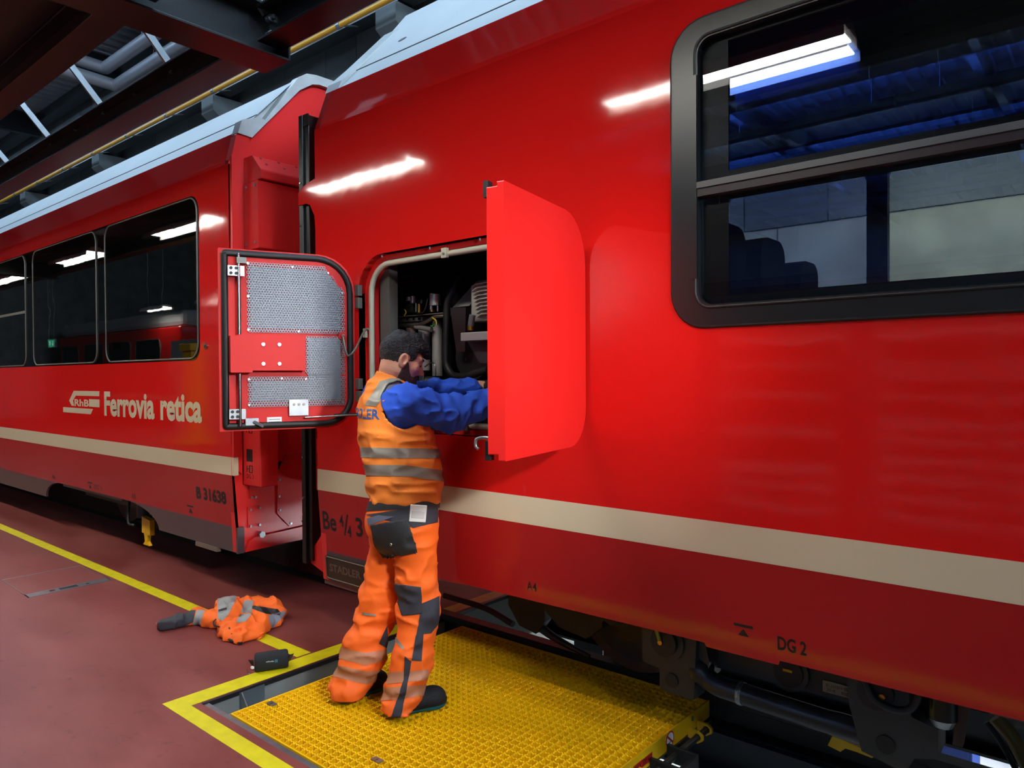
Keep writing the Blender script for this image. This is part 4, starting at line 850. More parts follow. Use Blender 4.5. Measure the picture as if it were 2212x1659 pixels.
# ================================================================== EQUIPMENT IN THE HATCH
def at(u, v, y): return ony(u, v, y)
def rad(px, p): return px*(p-CAMO).dot(FW)/FPX
eq = empty('air_unit', (-2.7, 3.0, 1.25)); eq.parent = near; eq.matrix_parent_inverse = wm(near).inverted(); setp(eq, 'compressed-air unit with valves, cylinders and hoses')
cp = empty('compressor', (-2.2, 3.0, 1.25)); cp.parent = near; cp.matrix_parent_inverse = wm(near).inverted(); setp(cp, 'finned aluminium compressor with dark sheet covers')
YE = 2.86
BRAID = mat('braided_steel_hose', (120, 114, 98), 0.35, 0.7, bump=0.6, bscale=220)
MB().tube([at(833, 590, YE), at(832, 625, YE), at(826, 655, YE), at(829, 680, YE), at(845, 697, YE), at(868, 703, YE), at(905, 702, YE)], 0.0135, 12).obj('braided_hose', BRAID, eq)
MB().tube([at(905, 702, YE), at(925, 693, YE), at(940, 684, YE), at(962, 682, YE)], 0.010, 10).obj('copper_pipe', mat('pinkish_pipe', (146, 128, 112), 0.3, 0.8), eq)
MB().tube([at(857, 640, YE+0.04), at(858, 622, YE+0.04), at(862, 605, YE+0.06), at(876, 596, YE+0.1)], 0.022, 12).obj('black_hose', RUBBER, eq)
MB().tube([at(992, 600, YE+0.05), at(975, 634, YE), at(966, 660, YE), at(964, 720, YE), at(963, 770, YE), at(967, 795, YE), at(982, 812, YE), at(1012, 811, YE-0.03), at(1055, 798, YE-0.05)], 0.020, 12).obj('black_hose', RUBBER, eq)
def blk(name, u0, u1, v0, v1, y, dep, m, par=None, bevel=0.003):
    a = at(u0, v1, y); b = at(u1, v0, y)
    return MB().box(a.x, b.x, y, y+dep, a.z, b.z).obj(name, m, par or eq, bevel)
blk('valve_block', 848, 912, 684, 698, YE+0.01, 0.10, GREYINT)
blk('valve_plate', 855, 966, 676, 684, YE-0.01, 0.14, ALU)
for u_ in (868, 882, 895, 907):
    p = at(u_, 689, YE+0.005); MB().cyl(p, p-Vector((0, 0.008, 0)), 0.008, 10).obj('valve_screw', CHROME, eq)
blk('solenoid', 855, 866, 635, 676, YE+0.02, 0.05, RUBBER); blk('solenoid', 874, 890, 655, 676, YE, 0.06, RUBBER); blk('solenoid_coil', 884, 898, 643, 672, YE+0.02, 0.05, DARKPL)
for (u_, v0, v1, w_, m_) in ((851, 652, 672, 3, CHROME), (892, 640, 655, 6, ALU), (884, 642, 650, 8, ALU), (906, 650, 674, 5, BRASS), (899, 655, 674, 3, CHROME), (933, 634, 658, 4.5, BRASS), (932, 658, 670, 7, CHROME), (946, 652, 673, 3.5, CHROME), (940, 636, 660, 12, ALU), (912, 648, 656, 9, DARKPL)):
    p0_ = at(u_, v1, YE+0.02); p1_ = at(u_, v0, YE+0.02); p1_.x = p0_.x
    MB().cyl(p0_, p1_, rad(w_, p0_), 12).obj('fitting', m_, eq)
for (u_, v_) in ((933, 671), (906, 673)):
    p = at(u_, v_, YE+0.02); MB().cyl(p-Vector((0, 0, 0.006)), p+Vector((0, 0, 0.006)), 0.016, 6).obj('hex_nut', BRASS, eq)
MB().tube([at(841, 655, YE), at(836, 668, YE), at(842, 682, YE), at(858, 684, YE)], 0.004, 8).obj('wire', RUBBER, eq)
MB().tube([at(836, 660, YE-0.01), at(842, 653, YE-0.01), at(849, 647, YE-0.01)], 0.004, 8).obj('yellow_wire', mat('yellow_wire_jacket', (214, 200, 40), 0.5), eq)
MB().tube([at(873, 668, YE-0.02), at(877, 675, YE-0.02), at(873, 682, YE-0.02)], 0.004, 8).obj('yellow_wire', MATS['yellow_wire_jacket'], eq)
MB().tube([at(934, 686, YE-0.02), at(942, 693, YE-0.02), at(943, 703, YE-0.02)], 0.004, 8).obj('yellow_wire', MATS['yellow_wire_jacket'], eq)
MB().tube([at(925, 645, YE-0.01), at(916, 672, YE-0.02), at(900, 679, YE-0.02)], 0.005, 8).obj('wire', RUBBER, eq)
CYLM = mat('pale_grey_cylinder', (186, 180, 172), 0.3, 0.35)
for (u_, v0, v1, w_, yy) in ((945, 700, 812, 11, YE+0.06), (917, 708, 800, 13, YE+0.10), (888, 705, 740, 11, YE+0.08)):
    a = at(u_, v1, yy); b = at(u_, v0, yy); b.x = a.x
    MB().cyl(a, b, rad(w_, a), 24).obj('air_cylinder', CYLM, eq)
    MB().cyl(b, b+Vector((0, 0, 0.02)), rad(w_, a)*1.08, 24, rad(w_, a)*0.7).obj('cylinder_cap', ALU, eq)
MB().cyl(at(898, 706, YE), at(932, 712, YE), 0.014, 12).obj('pipe_tee', ALU, eq)
MB().cyl(at(931, 704, YE-0.01), at(937, 704, YE-0.01), 0.006, 8).obj('green_tap', mat('green_plastic', (40, 130, 60), 0.4), eq)
MB().cyl(at(920, 824, YE-0.04), at(950, 826, YE), 0.030, 20).obj('motor', RUBBER, eq)
MB().cyl(at(919, 824, YE-0.042), at(923, 824, YE-0.042), 0.018, 16).obj('motor_cap', BRASS, eq)
MB().tube([at(918, 792, YE-0.03), at(931, 784, YE-0.03), at(939, 787, YE-0.03), at(941, 800, YE-0.03), at(941, 812, YE-0.03)], 0.004, 8).obj('thin_pipe', CHROME, eq)
blk('mount_bracket', 905, 914, 810, 835, YE+0.02, 0.01, STEEL)
blk('shelf_rail', 964, 1070, 822, 827, YE-0.06, 0.02, mat('pinkish_grey_rail', (120, 106, 102), 0.4, 0.4)); blk('shelf_post', 960, 968, 640, 835, YE+0.15, 0.03, DARKPL)
blk('frame_post', 995, 1003, 818, 840, YE-0.05, 0.02, GREYINT)
blk('frame_leg', 992, 1006, 895, 930, YE-0.10, 0.03, GREYINT)
# compressor
pa, pb, pc, pd = at(972, 664, YE), at(1006, 662, YE), at(1030, 612, YE+0.06), at(1000, 612, YE+0.10)
MB().plate([(at(971, 664, YE).x, at(971, 664, YE).z), (at(1007, 660, YE).x, at(1007, 660, YE).z), (at(1046, 600, YE).x, at(1046, 600, YE).z), (at(1010, 604, YE).x, at(1010, 604, YE).z)], [], lambda a, b, d: (a, YE-0.02+d+(b-1.8)*0.35, b), 0.0, 0.004).obj('cover_plate', GREYINT, cp)
tri = [at(1012, 636, YE-0.03), at(1029, 625, YE-0.03), at(1026, 637, YE-0.03)]
MB().plate([(p.x, p.z) for p in tri], [], lambda a, b, d: (a, YE-0.026+d+(b-1.8)*0.35, b), 0.0, 0.003).obj('warning_triangle', mat('warning_yellow', (224, 190, 30), 0.5), cp)
q0, q1 = at(972, 665, YE), at(1006, 760, YE)
MB().plate([(at(972, 665, YE).x, at(972, 665, YE).z), (at(1006, 664, YE).x, at(1006, 664, YE).z), (at(1004, 700, YE).x, at(1004, 760, YE).z), (at(985, 700, YE).x, at(985, 760, YE).z)], [], XZ(YE), 0.0, 0.25).obj('side_cover', mat('dark_red_brown_cover', (44, 32, 32), 0.35, 0.2), cp)
for i in range(9):
    a = at(1018+i*1.5, 622+i*8, YE-0.06); b = at(1092, 622+i*8-10, YE-0.06)
    MB().plate([(a.x, a.z), (a.x+0.03, a.z+0.015), (b.x, a.z+0.02), (b.x, a.z+0.026), (a.x+0.03, a.z+0.021), (a.x-0.004, a.z+0.004)], [], XZ(YE-0.06), 0.0, 0.22).obj('cooling_fin', ALU, cp)
MB().box(at(1025, 690, YE).x, at(1095, 690, YE).x, YE-0.03, YE+0.2, at(1040, 695, YE).z, at(1040, 615, YE).z).obj('cylinder_block', ALU, cp, 0.01)
MB().tube([at(1021, 680, YE-0.07), at(1019, 690, YE-0.07), at(1017, 704, YE-0.07)], 0.017, 12).obj('elbow', STEEL, cp)
p = at(1017, 709, YE-0.07); MB().cyl(p-Vector((0, 0, 0.011)), p+Vector((0, 0, 0.011)), 0.018, 6).obj('hex_nut', BRASS, cp)
blk('silver_box', 995, 1060, 715, 737, YE-0.09, 0.10, mat('silver_box_paint', (172, 168, 166), 0.35, 0.4), cp)
MB().plate([(at(1015, 738, YE).x, at(1015, 738, YE).z), (at(1085, 738, YE).x, at(1085, 738, YE).z), (at(1085, 785, YE).x, at(1085, 785, YE).z), (at(1042, 785, YE).x, at(1042, 785, YE).z)], [], XZ(YE-0.02), 0.0, 0.01).obj('fan_guard', mat('dark_perforated_guard', (60, 56, 58), 0.4, 0.4), cp)
p = at(1020, 770, YE+0.08); MB().cyl(p, p+Vector((0, 0.2, 0)), 0.13, 32).obj('fan_housing', DARKPL, cp)
p = at(1008, 777, YE+0.075); MB().cyl(p, p-Vector((0, 0.008, 0)), 0.007, 8).obj('screw', CHROME, cp)
MB().tube([at(990, 830, YE-0.02), at(1002, 812, YE-0.02), at(1008, 808, YE-0.02)], 0.004, 6).obj('thin_pipe', CHROME, cp)
MB().box(-2.35, -1.76, 2.9, 3.4, 1.21, 1.42).obj('base_tray', DARKPL, cp, 0.004)

# ================================================================== YELLOW WORK PLATFORM
plx0, plx1, ply0, ply1 = -3.15, -1.53, 1.688, 3.205
wpf = empty('work_platform', ((plx0+plx1)/2, (ply0+ply1)/2, -0.05), 'yellow grating platform in the pit that the worker stands on', 'platform')
PIT = 0.0385; BH = 0.036; BW = 0.0065
def serrated(L, n_cells, name):
    # one bar along +x from 0..L, top edge with three shallow teeth per cell
    b = MB(); top = []; bot = []
    for i in range(n_cells):
        x_ = i*PIT
        for (t, h) in ((0.0, 0.0), (0.16, 0.0), (0.24, -0.0035), (0.40, -0.0035), (0.48, 0.0), (0.62, 0.0), (0.70, -0.0035), (0.86, -0.0035), (0.94, 0.0)): top.append((x_+t*PIT, h))
    top = [p for p in top if p[0] < L]+[(L, 0.0)]
    m = len(top); vs = []
    for (x_, h) in top: vs += [(x_, -BW/2, h), (x_, BW/2, h), (x_, BW/2, -BH), (x_, -BW/2, -BH)]
    fs = []
    for i in range(m-1):
        o = i*4; fs += [(o, o+4, o+5, o+1), (o+1, o+5, o+6, o+2), (o+3, o, o+4, o+7)]
    b.add(vs, fs); me = b.mesh(name); me.materials.append(YELLOWG); return me
lx, ly = plx1-plx0-0.01, ply1-ply0-0.008
mex = serrated(lx, int(lx/PIT)+1, 'grating_bar'); mey = serrated(ly, int(ly/PIT)+1, 'grating_bar')
gy = int(ly/PIT); gx = int(lx/PIT)
def put(me, loc, rz):
    o = bpy.data.objects.new('grating_bar', me); C.objects.link(o); o.parent = wpf
    o.matrix_parent_inverse = wm(wpf).inverted(); o.location = loc; o.rotation_euler = (0, 0, rz); return o
for j in range(1, gy+1): put(mex, (plx0+0.004, ply0+j*PIT, -0.001), 0.0)
for i in range(1, gx+1): put(mey, (plx0+i*PIT, ply0+0.004, 0.0), math.pi/2)
MB().box(plx0, plx0+0.008, ply0, ply1, -0.04, 0.0).box(plx0+0.008, plx1, ply0, ply0+0.008, -0.04, 0.0).box(plx0+0.008, plx1, ply1-0.008, ply1, -0.04, 0.0).obj('grating_edge', YELLOWG, wpf)
MB().box(plx0+0.02, plx1-0.02, ply0+0.5, ply0+0.56, -0.10, -0.041).box(plx0+0.02, plx1-0.02, ply1-0.2, ply1-0.14, -0.10, -0.041).box(plx0+0.02, plx1-0.02, ply0+0.02, ply0+0.08, -0.10, -0.041).obj('support_beam', YELLOWM, wpf)
for xx in (plx0+0.4, plx0+0.8, plx0+1.2): MB().box(xx, xx+0.05, ply0+0.08, ply1-0.01, -0.09, -0.042).obj('support_beam', YELLOWM, wpf)
MB().box(plx0+0.02, plx1-0.02, ply0+0.02, ply1-0.06, -0.114, -0.10).obj('underplate', mat('brown_underplate', (110, 82, 12), 0.6), wpf)  # plain brown sheet below the grating bars
sp = MB().box(plx1, plx1+0.008, ply0-0.01, ply1, -0.075, 0.004).obj('side_plate', YELLOWM, wpf, bevel=0.002, label='smooth yellow side plate with stickers')
for (u_, v_) in ((587, 1521), (815, 1643)):
    p = onz(u_, v_)
    cl = MB().obox(p+Vector((-0.014, 0, 0.003)), (0.011, 0, 0), (0, 0.014, 0), (0, 0, 0.002)).obox(p+Vector((0.014, 0, 0.003)), (0.011, 0, 0), (0, 0.014, 0), (0, 0, 0.002)).obox(p+Vector((0, 0, -0.002)), (0.006, 0, 0), (0, 0.008, 0), (0, 0, 0.0015)).obj('grating_clip', STEEL, wpf)
    MB().cyl(p+Vector((0, 0, -0.001)), p+Vector((0, 0, 0.005)), 0.005, 8).obj('clip_bolt', CHROME, wpf)
PXR = plx1+0.008
def SPM(a, b, d): return (PXR+0.0006-d, a, b)
p = onx(1447, 1597, PXR); c_y, c_z = p.y, p.z
MB().plate(circle(c_y, c_z, 0.036, 28), [], SPM, -0.0004, 0.0).obj('prohibition_sign', SIGNRED, sp)
MB().plate(circle(c_y, c_z, 0.029, 28), [], SPM, -0.0008, -0.0004).obj('sign_face', WHITE, sp)
MB().plate([(c_y-0.026, c_z+0.016), (c_y-0.020, c_z+0.022), (c_y+0.026, c_z-0.016), (c_y+0.020, c_z-0.022)], [], SPM, -0.0012, -0.0008).obj('sign_bar', SIGNRED, sp)
MB().plate([(c_y-0.016, c_z-0.012), (c_y+0.016, c_z-0.006), (c_y+0.016, c_z-0.009), (c_y-0.014, c_z-0.018)], [], SPM, -0.0010, -0.0008).obj('sign_figure', BLACKTXT, sp)
p = onx(1389, 1641, PXR)
MB().plate([(p.y-0.075, -0.058), (p.y+0.075, -0.058), (p.y+0.075, -0.026), (p.y-0.075, -0.026)], [], SPM, -0.0004, 0.0).obj('load_sticker', SIGNRED, sp)
text_fit('load_lettering', 'MAX 300 KG', BLACKTXT, sp, SPM, p.y-0.068, p.y+0.068, -0.053, -0.031, d=-0.0010, bold=0.01)
p = onx(1348, 1659, PXR)
MB().plate([(p.y-0.06, -0.06), (p.y+0.05, -0.06), (p.y+0.05, -0.02), (p.y-0.06, -0.02)], [], SPM, -0.0004, 0.0).obj('paper_sticker', WHITE, sp)
MB().cyl((PXR, 3.03, -0.02), (PXR+0.004, 3.03, -0.02), 0.011, 14).obj('bolt', STEEL, sp)
# spring bolt along the side plate
bx_, bz_ = PXR+0.045, -0.075
MB().cyl((bx_, ply0+0.3, bz_), (bx_, 3.185, bz_), 0.014, 16).obj('slide_bar', mat('dark_steel_bar', (74, 72, 66), 0.35, 0.7), wpf)
for i in range(10): MB().cyl((bx_, 3.095+i*0.009, bz_), (bx_, 3.100+i*0.009, bz_), 0.02, 12).obj('spring_coil', CHROME, wpf)
for yy in (3.075, 2.985, 2.55, 2.46): MB().plate([(PXR, bz_+0.03), (PXR, bz_-0.01), (bx_, bz_-0.028), (bx_+0.026, bz_-0.01), (bx_+0.026, bz_+0.012), (bx_, bz_+0.028)], [circle(bx_, bz_, 0.017, 12)], lambda a, b, d: (a, yy+d, b), 0.0, 0.012).obj('bar_bracket', YELLOWM, wpf)
hd = MB().box(PXR+0.002, bx_+0.10, 2.64, 2.655, bz_-0.03, bz_+0.035).box(PXR+0.002, bx_+0.10, 2.785, 2.80, bz_-0.03, bz_+0.035).box(bx_+0.085, bx_+0.10, 2.655, 2.785, bz_-0.03, bz_+0.035).obj('pull_handle', RUBBER, wpf, bevel=0.004)
MB().cyl((bx_, 2.2, bz_-0.01), (bx_, 2.5, bz_-0.01), 0.022, 14).obj('bar_sleeve', CHROME, wpf)
# steel bracket, plate and bolt in the gap of the pit wall
br = empty('wall_bracket', (PX0+0.02, 1.86, -0.2), 'galvanised steel bracket bolted to the pit wall beside the platform corner', 'bracket')
p0_ = onz(517, 1493); p1_ = onz(560, 1478)
MB().box(PX0, PX0+0.008, p0_.y-0.0, p0_.y+0.135, -0.22, -0.008).obj('back_plate', mat('dark_zinc', (92, 104, 110), 0.4, 0.5), br)
MB().plate([(PX0+0.008, -0.02), (PX0+0.008, -0.2), (PX0+0.15, -0.2), (PX0+0.15, -0.18)], [], XZ(p0_.y+0.004), 0.0, 0.008).obj('gusset', STEEL, br)
MB().bar((PX0+0.01, p0_.y+0.006, -0.012), (PX0+0.15, p0_.y+0.006, -0.172), 0.022, 0.006, up=(0, 1, 0)).obj('brace_edge', STEEL, br)
MB().cyl((PX0+0.008, p0_.y+0.085, -0.105), (PX0+0.03, p0_.y+0.085, -0.105), 0.014, 8).obj('bolt', CHROME, br)
sh = MB().plate(rrect(PX0+0.01, plx0+0.10, PY0+0.032, PY0+0.16, 0.03), [], XY(-0.10), 0.0, 0.01).obj('corner_foot', mat('grey_painted_foot', (150, 158, 166), 0.5), br)
MB().box(PX0+0.02, PX0+0.05, PY0+0.04, PY0+0.10, PZ, -0.10).obj('foot_leg', STEEL, br)

# ================================================================== FLOOR HATCH
c0, c1, c2, c3 = onz(3, 1253), onz(172, 1222), onz(243, 1254), onz(62, 1292)
hx0 = (c0.x+c3.x)/2; hx1 = (c1.x+c2.x)/2; hy0 = (c3.y+c2.y)/2; hy1 = (c0.y+c1.y)/2
fh = empty('floor_hatch', ((hx0+hx1)/2, (hy0+hy1)/2, 0), 'steel framed inspection cover let into the red floor beside the yellow line', 'floor hatch')
def qd(t, s_): return c0.lerp(c3, s_).lerp(c1.lerp(c2, s_), t)
def quad(name, m, ts, z0, z1): return MB().plate([(qd(t, s_).x, qd(t, s_).y) for t, s_ in ts], [], XY(0), z1, z0).obj(name, m, fh)
quad('cover', FLOORM, [(0.01, 0.02), (0.99, 0.02), (0.99, 0.84), (0.01, 0.84)], 0.0005, 0.002)
for k, ts in enumerate(([(0, 0), (1, 0), (1, 0.03), (0, 0.03)], [(0, 0), (0.012, 0), (0.012, 1), (0, 1)], [(0.988, 0), (1, 0), (1, 1), (0.988, 1)], [(0, 0.84), (1, 0.84), (1, 0.99), (0, 0.99)])):
    quad('frame_strip', STEEL if k != 1 else GREYINT, ts, 0.0005, 0.0025)
quad('handle_slot', RUBBER, [(0.38, 0.87), (0.60, 0.87), (0.60, 0.95), (0.38, 0.95)], 0.001, 0.003)
quad('keyhole', RUBBER, [(0.70, 0.90), (0.74, 0.90), (0.74, 0.94), (0.70, 0.94)], 0.001, 0.003)
quad('keyhole', CHROME, [(0.27, 0.88), (0.33, 0.88), (0.33, 0.93), (0.27, 0.93)], 0.001, 0.0035)

# ================================================================== ORGANIC SHAPES: distance fields -> mesh
def _n(p): return np.array(p, dtype=np.float32)
def f_cone(P, a, b, ra, rb):                                      # capsule with two radii
    a, b = _n(a), _n(b); ba = b-a; pa = P-a; h = np.clip((pa@ba)/max(float(ba@ba), 1e-9), 0, 1)
    d = pa-h[..., None]*ba; return np.sqrt((d*d).sum(-1))-(ra+(rb-ra)*h)
def f_chain(P, pts, k=0.02):
    out = None
    for (a, ra), (b, rb) in zip(pts[:-1], pts[1:]):
        d = f_cone(P, a, b, ra, rb); out = d if out is None else smin(out, d, k)
    return out
def f_ell(P, c, r, M=None):
    q = P-_n(c)
    if M is not None: q = q@_n(M)
    r = _n(r); k0 = np.sqrt(((q/r)**2).sum(-1)); k1 = np.sqrt(((q/(r*r))**2).sum(-1)); return k0*(k0-1.0)/np.maximum(k1, 1e-6)
def smin(a, b, k): h = np.clip(0.5+0.5*(b-a)/k, 0, 1); return b+(a-b)*h-k*h*(1-h)
def smax(a, b, k): return -smin(-a, -b, k)
_rng = np.random.RandomState(11); _LAT = _rng.rand(32, 32, 32).astype(np.float32)
def noise3(P, s, off=(0, 0, 0)):
    q = P*s+_n(off); i = np.floor(q).astype(np.int32); f = q-i; f = f*f*(3-2*f); r = 0
    for dx in (0, 1):
        for dy in (0, 1):
            for dz in (0, 1):
                w = (f[..., 0] if dx else 1-f[..., 0])*(f[..., 1] if dy else 1-f[..., 1])*(f[..., 2] if dz else 1-f[..., 2])
                r = r+w*_LAT[(i[..., 0]+dx) % 32, (i[..., 1]+dy) % 32, (i[..., 2]+dz) % 32]
    return r-0.5
def nets(fn, lo, hi, h):
    lo, hi = np.array(lo, np.float32), np.array(hi, np.float32); n = np.ceil((hi-lo)/h).astype(int)+1
    ax = [lo[i]+h*np.arange(n[i], dtype=np.float32) for i in range(3)]
    G = np.stack(np.meshgrid(*ax, indexing='ij'), -1); F = fn(G).astype(np.float32)
    F[0] = np.maximum(F[0], 1e-3); F[-1] = np.maximum(F[-1], 1e-3); F[:, 0] = np.maximum(F[:, 0], 1e-3); F[:, -1] = np.maximum(F[:, -1], 1e-3); F[:, :, 0] = np.maximum(F[:, :, 0], 1e-3); F[:, :, -1] = np.maximum(F[:, :, -1], 1e-3)
    ins = F < 0; c = [s-1 for s in F.shape]
    acc = np.zeros((*c, 3), np.float32); cnt = np.zeros(c, np.float32)
    def sl(o): return tuple(slice(o[i], o[i]+c[i]) for i in range(3))
    corners = [(x, y, z) for x in (0, 1) for y in (0, 1) for z in (0, 1)]
    for a in corners:
        for d in range(3):
            if a[d]: continue
            b = list(a); b[d] = 1; fa, fb = F[sl(a)], F[sl(b)]; m = (fa < 0) != (fb < 0)
            t = np.where(m, fa/np.where(m, fa-fb, 1), 0)
            off = np.zeros((*c, 3), np.float32); off[...] = a; off[..., d] += t
            acc += off*m[..., None]; cnt += m
    act = cnt > 0; idx = -np.ones(c, np.int64); idx[act] = np.arange(act.sum())
    base = np.stack(np.meshgrid(*[np.arange(x) for x in c], indexing='ij'), -1)[act]
    V = lo+h*(base+acc[act]/cnt[act][:, None])
    Q = []
    for d in range(3):
        e1, e2 = [(1, 2), (2, 0), (0, 1)][d]
        A = ins; s0 = [slice(1, -1)]*3; s0[d] = slice(0, -1); s1 = list(s0); s1[d] = slice(1, None)
        a, b = A[tuple(s0)], A[tuple(s1)]; m = a != b; w = np.argwhere(m)
        if len(w) == 0: continue
        w = w+1; w[:, d] -= 1
        def cell(o1, o2): q = w.copy(); q[:, e1] += o1; q[:, e2] += o2; return idx[q[:, 0], q[:, 1], q[:, 2]]
        q = np.stack([cell(-1, -1), cell(0, -1), cell(0, 0), cell(-1, 0)], 1)
        fl = ~a[m]; q[fl] = q[fl][:, ::-1]; Q.append(q)
    Q = np.concatenate(Q); Q = Q[(Q >= 0).all(1)]
    return V, Q
def sdf_obj(name, fn, lo, hi, h, m, parent=None, relax=1, **kw):
    V, Q = nets(fn, lo, hi, h)
    me = bpy.data.meshes.new(name); me.from_pydata(V.tolist(), [], Q.tolist())
    bm = bmesh.new(); bm.from_mesh(me)
    for _ in range(relax): bmesh.ops.smooth_vert(bm, verts=bm.verts, factor=0.5, use_axis_x=True, use_axis_y=True, use_axis_z=True)
    bmesh.ops.recalc_face_normals(bm, faces=bm.faces); bm.to_mesh(me); bm.free()
    me.polygons.foreach_set('use_smooth', [True]*len(me.polygons)); me.update()
    return link(name, me, m, parent, **kw)
def patch(src, name, planes, off, m, parent, sub=False, solid=0.0, **kw):
    # a piece of the surface of src, bounded by planes (point, normal: keep the side the normal points to), lifted off a little
    bm = bmesh.new(); bm.from_mesh(src.data); bm.transform(wm(src))
    bm.normal_update()
    for (p, n) in planes:
        bmesh.ops.bisect_plane(bm, geom=bm.verts[:]+bm.edges[:]+bm.faces[:], plane_co=Vector(p), plane_no=Vector(n), clear_inner=True, clear_outer=False)
    bm.normal_update()
    N = {v: v.normal.copy() for v in bm.verts}
    for v in bm.verts: v.co += N[v]*off
    me = bpy.data.meshes.new(name); bm.to_mesh(me); bm.free()
    me.polygons.foreach_set('use_smooth', [True]*len(me.polygons))
    o = link(name, me, m, parent, **kw)
    if solid: md = o.modifiers.new('solid', 'SOLIDIFY'); md.thickness = solid; md.offset = -1
    return o
def decal_text(src, body, m, parent, origin, right, up, into, w, h, name='lettering', off=0.003, bold=0.0):
    bm = bmesh.new(); bm.from_mesh(src.data); bm.transform(wm(src)); bv = BVHTree.FromBMesh(bm); bm.free()
    vs, fs = text_mesh(body, bold); lo = vs.min(0); hi = vs.max(0); P = []
    for v in vs:
        a = (v[0]-lo[0])/(hi[0]-lo[0])-0.5; b = (v[1]-lo[1])/(hi[1]-lo[1])-0.5
        q = Vector(origin)+Vector(right)*(a*w)+Vector(up)*(b*h)
        hit = bv.ray_cast(q-Vector(into)*0.3, Vector(into))
        P.append((hit[0]-Vector(into)*off) if hit[0] is not None else q)
    me = bpy.data.meshes.new(name); me.from_pydata([tuple(p) for p in P], [], fs); me.update(); return link(name, me, m, parent)

# ================================================================== THE WORKER
SKIN = mat('skin', (206, 150, 124), 0.5, bump=0.15, bscale=160, var=0.06, vscale=30, sss=0.08)
HAIRM = mat('dark_hair', (26, 22, 21), 0.42, bump=0.9, bscale=130, bdist=0.02, stretch=(1.6, 0.35, 1.6))
BEARDM = mat('dark_beard', (74, 50, 40), 0.7, bump=0.8, bscale=260, bdist=0.01, var=0.3, vscale=120)
BLUE = mat('blue_sweatshirt', (36, 86, 206), 0.85, bump=0.25, bscale=220, bdist=0.004, var=0.07, vscale=14)
VESTM = mat('orange_vest_fabric', (248, 138, 48), 0.75, bump=0.2, bscale=260, bdist=0.003, var=0.06, vscale=9)
TROUM = mat('orange_trouser_fabric', (250, 104, 18), 0.7, bump=0.2, bscale=260, bdist=0.003, var=0.06, vscale=9)
REFL = mat('grey_reflective_tape', (140, 136, 126), 0.42, 0.15, var=0.12, vscale=22)
REFLS = stripes_mat('striped_reflective_tape', (152, 120, 98), (196, 112, 66), 90.0, 0.5)
NAVYF = mat('dark_grey_cordura', (44, 44, 52), 0.75, bump=0.4, bscale=300, bdist=0.003)
BLACKF = mat('black_cordura', (26, 28, 30), 0.6, bump=0.4, bscale=300, bdist=0.003)
SHOEM = mat('black_suede', (20, 21, 23), 0.75, bump=0.3, bscale=150)
TEAL = mat('teal_sole', (22, 110, 112), 0.6)
worker = empty('person', (-2.6, 2.25, 0.0), 'worker in orange hi-vis vest and trousers over a blue sweatshirt reaching into the hatch', 'person')
BA = math.radians(18); bf = Vector((math.sin(BA), math.cos(BA), 0)); brr = Vector((math.cos(BA), -math.sin(BA), 0))
shR, elR, wrR, haR = (-2.49, 2.165, 1.425), (-2.43, 2.40, 1.365), (-2.335, 2.63, 1.42), (-2.30, 2.70, 1.425)
shL, elL, wrL, haL = (-2.795, 2.30, 1.44), (-2.70, 2.55, 1.452), (-2.578, 2.755, 1.487), (-2.535, 2.835, 1.485)
hipR, knR, anR = (-2.515, 2.24, 0.88), (-2.535, 2.295, 0.46), (-2.525, 2.20, 0.09)
hipL, knL, anL = (-2.69, 2.285, 0.88), (-2.765, 2.255, 0.46), (-2.835, 2.145, 0.09)
nb = (-2.665, 2.228, 1.46); hc = Vector((-2.600, 2.258, 1.612))
hy, hp, hr_ = math.radians(27), math.radians(20), math.radians(4)
hf = Vector((math.sin(hy)*math.cos(hp), math.cos(hy)*math.cos(hp), -math.sin(hp))); hrt = Vector((math.cos(hy), -math.sin(hy), 0)); hu = hrt.cross(hf)
HM = np.array([[hrt.x, hf.x, hu.x], [hrt.y, hf.y, hu.y], [hrt.z, hf.z, hu.z]], np.float32)
def hw(p): return hc+hrt*p[0]+hf*p[1]+hu*p[2]
TORSO = np.array([  # z, cx, cy, half width, half depth
    (0.80, -2.603, 2.270, 0.150, 0.120), (0.93, -2.603, 2.274, 0.178, 0.146), (1.02, -2.607, 2.273, 0.190, 0.160), (1.08, -2.608, 2.271, 0.193, 0.165), (1.18, -2.622, 2.260, 0.194, 0.163),
    (1.29, -2.640, 2.245, 0.198, 0.158), (1.37, -2.648, 2.238, 0.200, 0.145), (1.43, -2.655, 2.230, 0.185, 0.120), (1.48, -2.662, 2.226, 0.125, 0.095), (1.53, -2.664, 2.226, 0.078, 0.078)], np.float32)
def f_torso(P, off=0.0, z0=0.9, z1=1.52):
    z = P[..., 2]; c = [np.interp(z, TORSO[:, 0], TORSO[:, i]) for i in range(1, 5)]
    dx = P[..., 0]-c[0]; dy = P[..., 1]-c[1]; a = dx*brr.x+dy*brr.y; b = dx*bf.x+dy*bf.y
    q = np.sqrt((a/c[2])**2+(b/c[3])**2)+1e-6; d = (q-1)*np.minimum(c[2], c[3])*1.08-off
    return smax(smax(d, z0-z, 0.02), z-z1, 0.03)
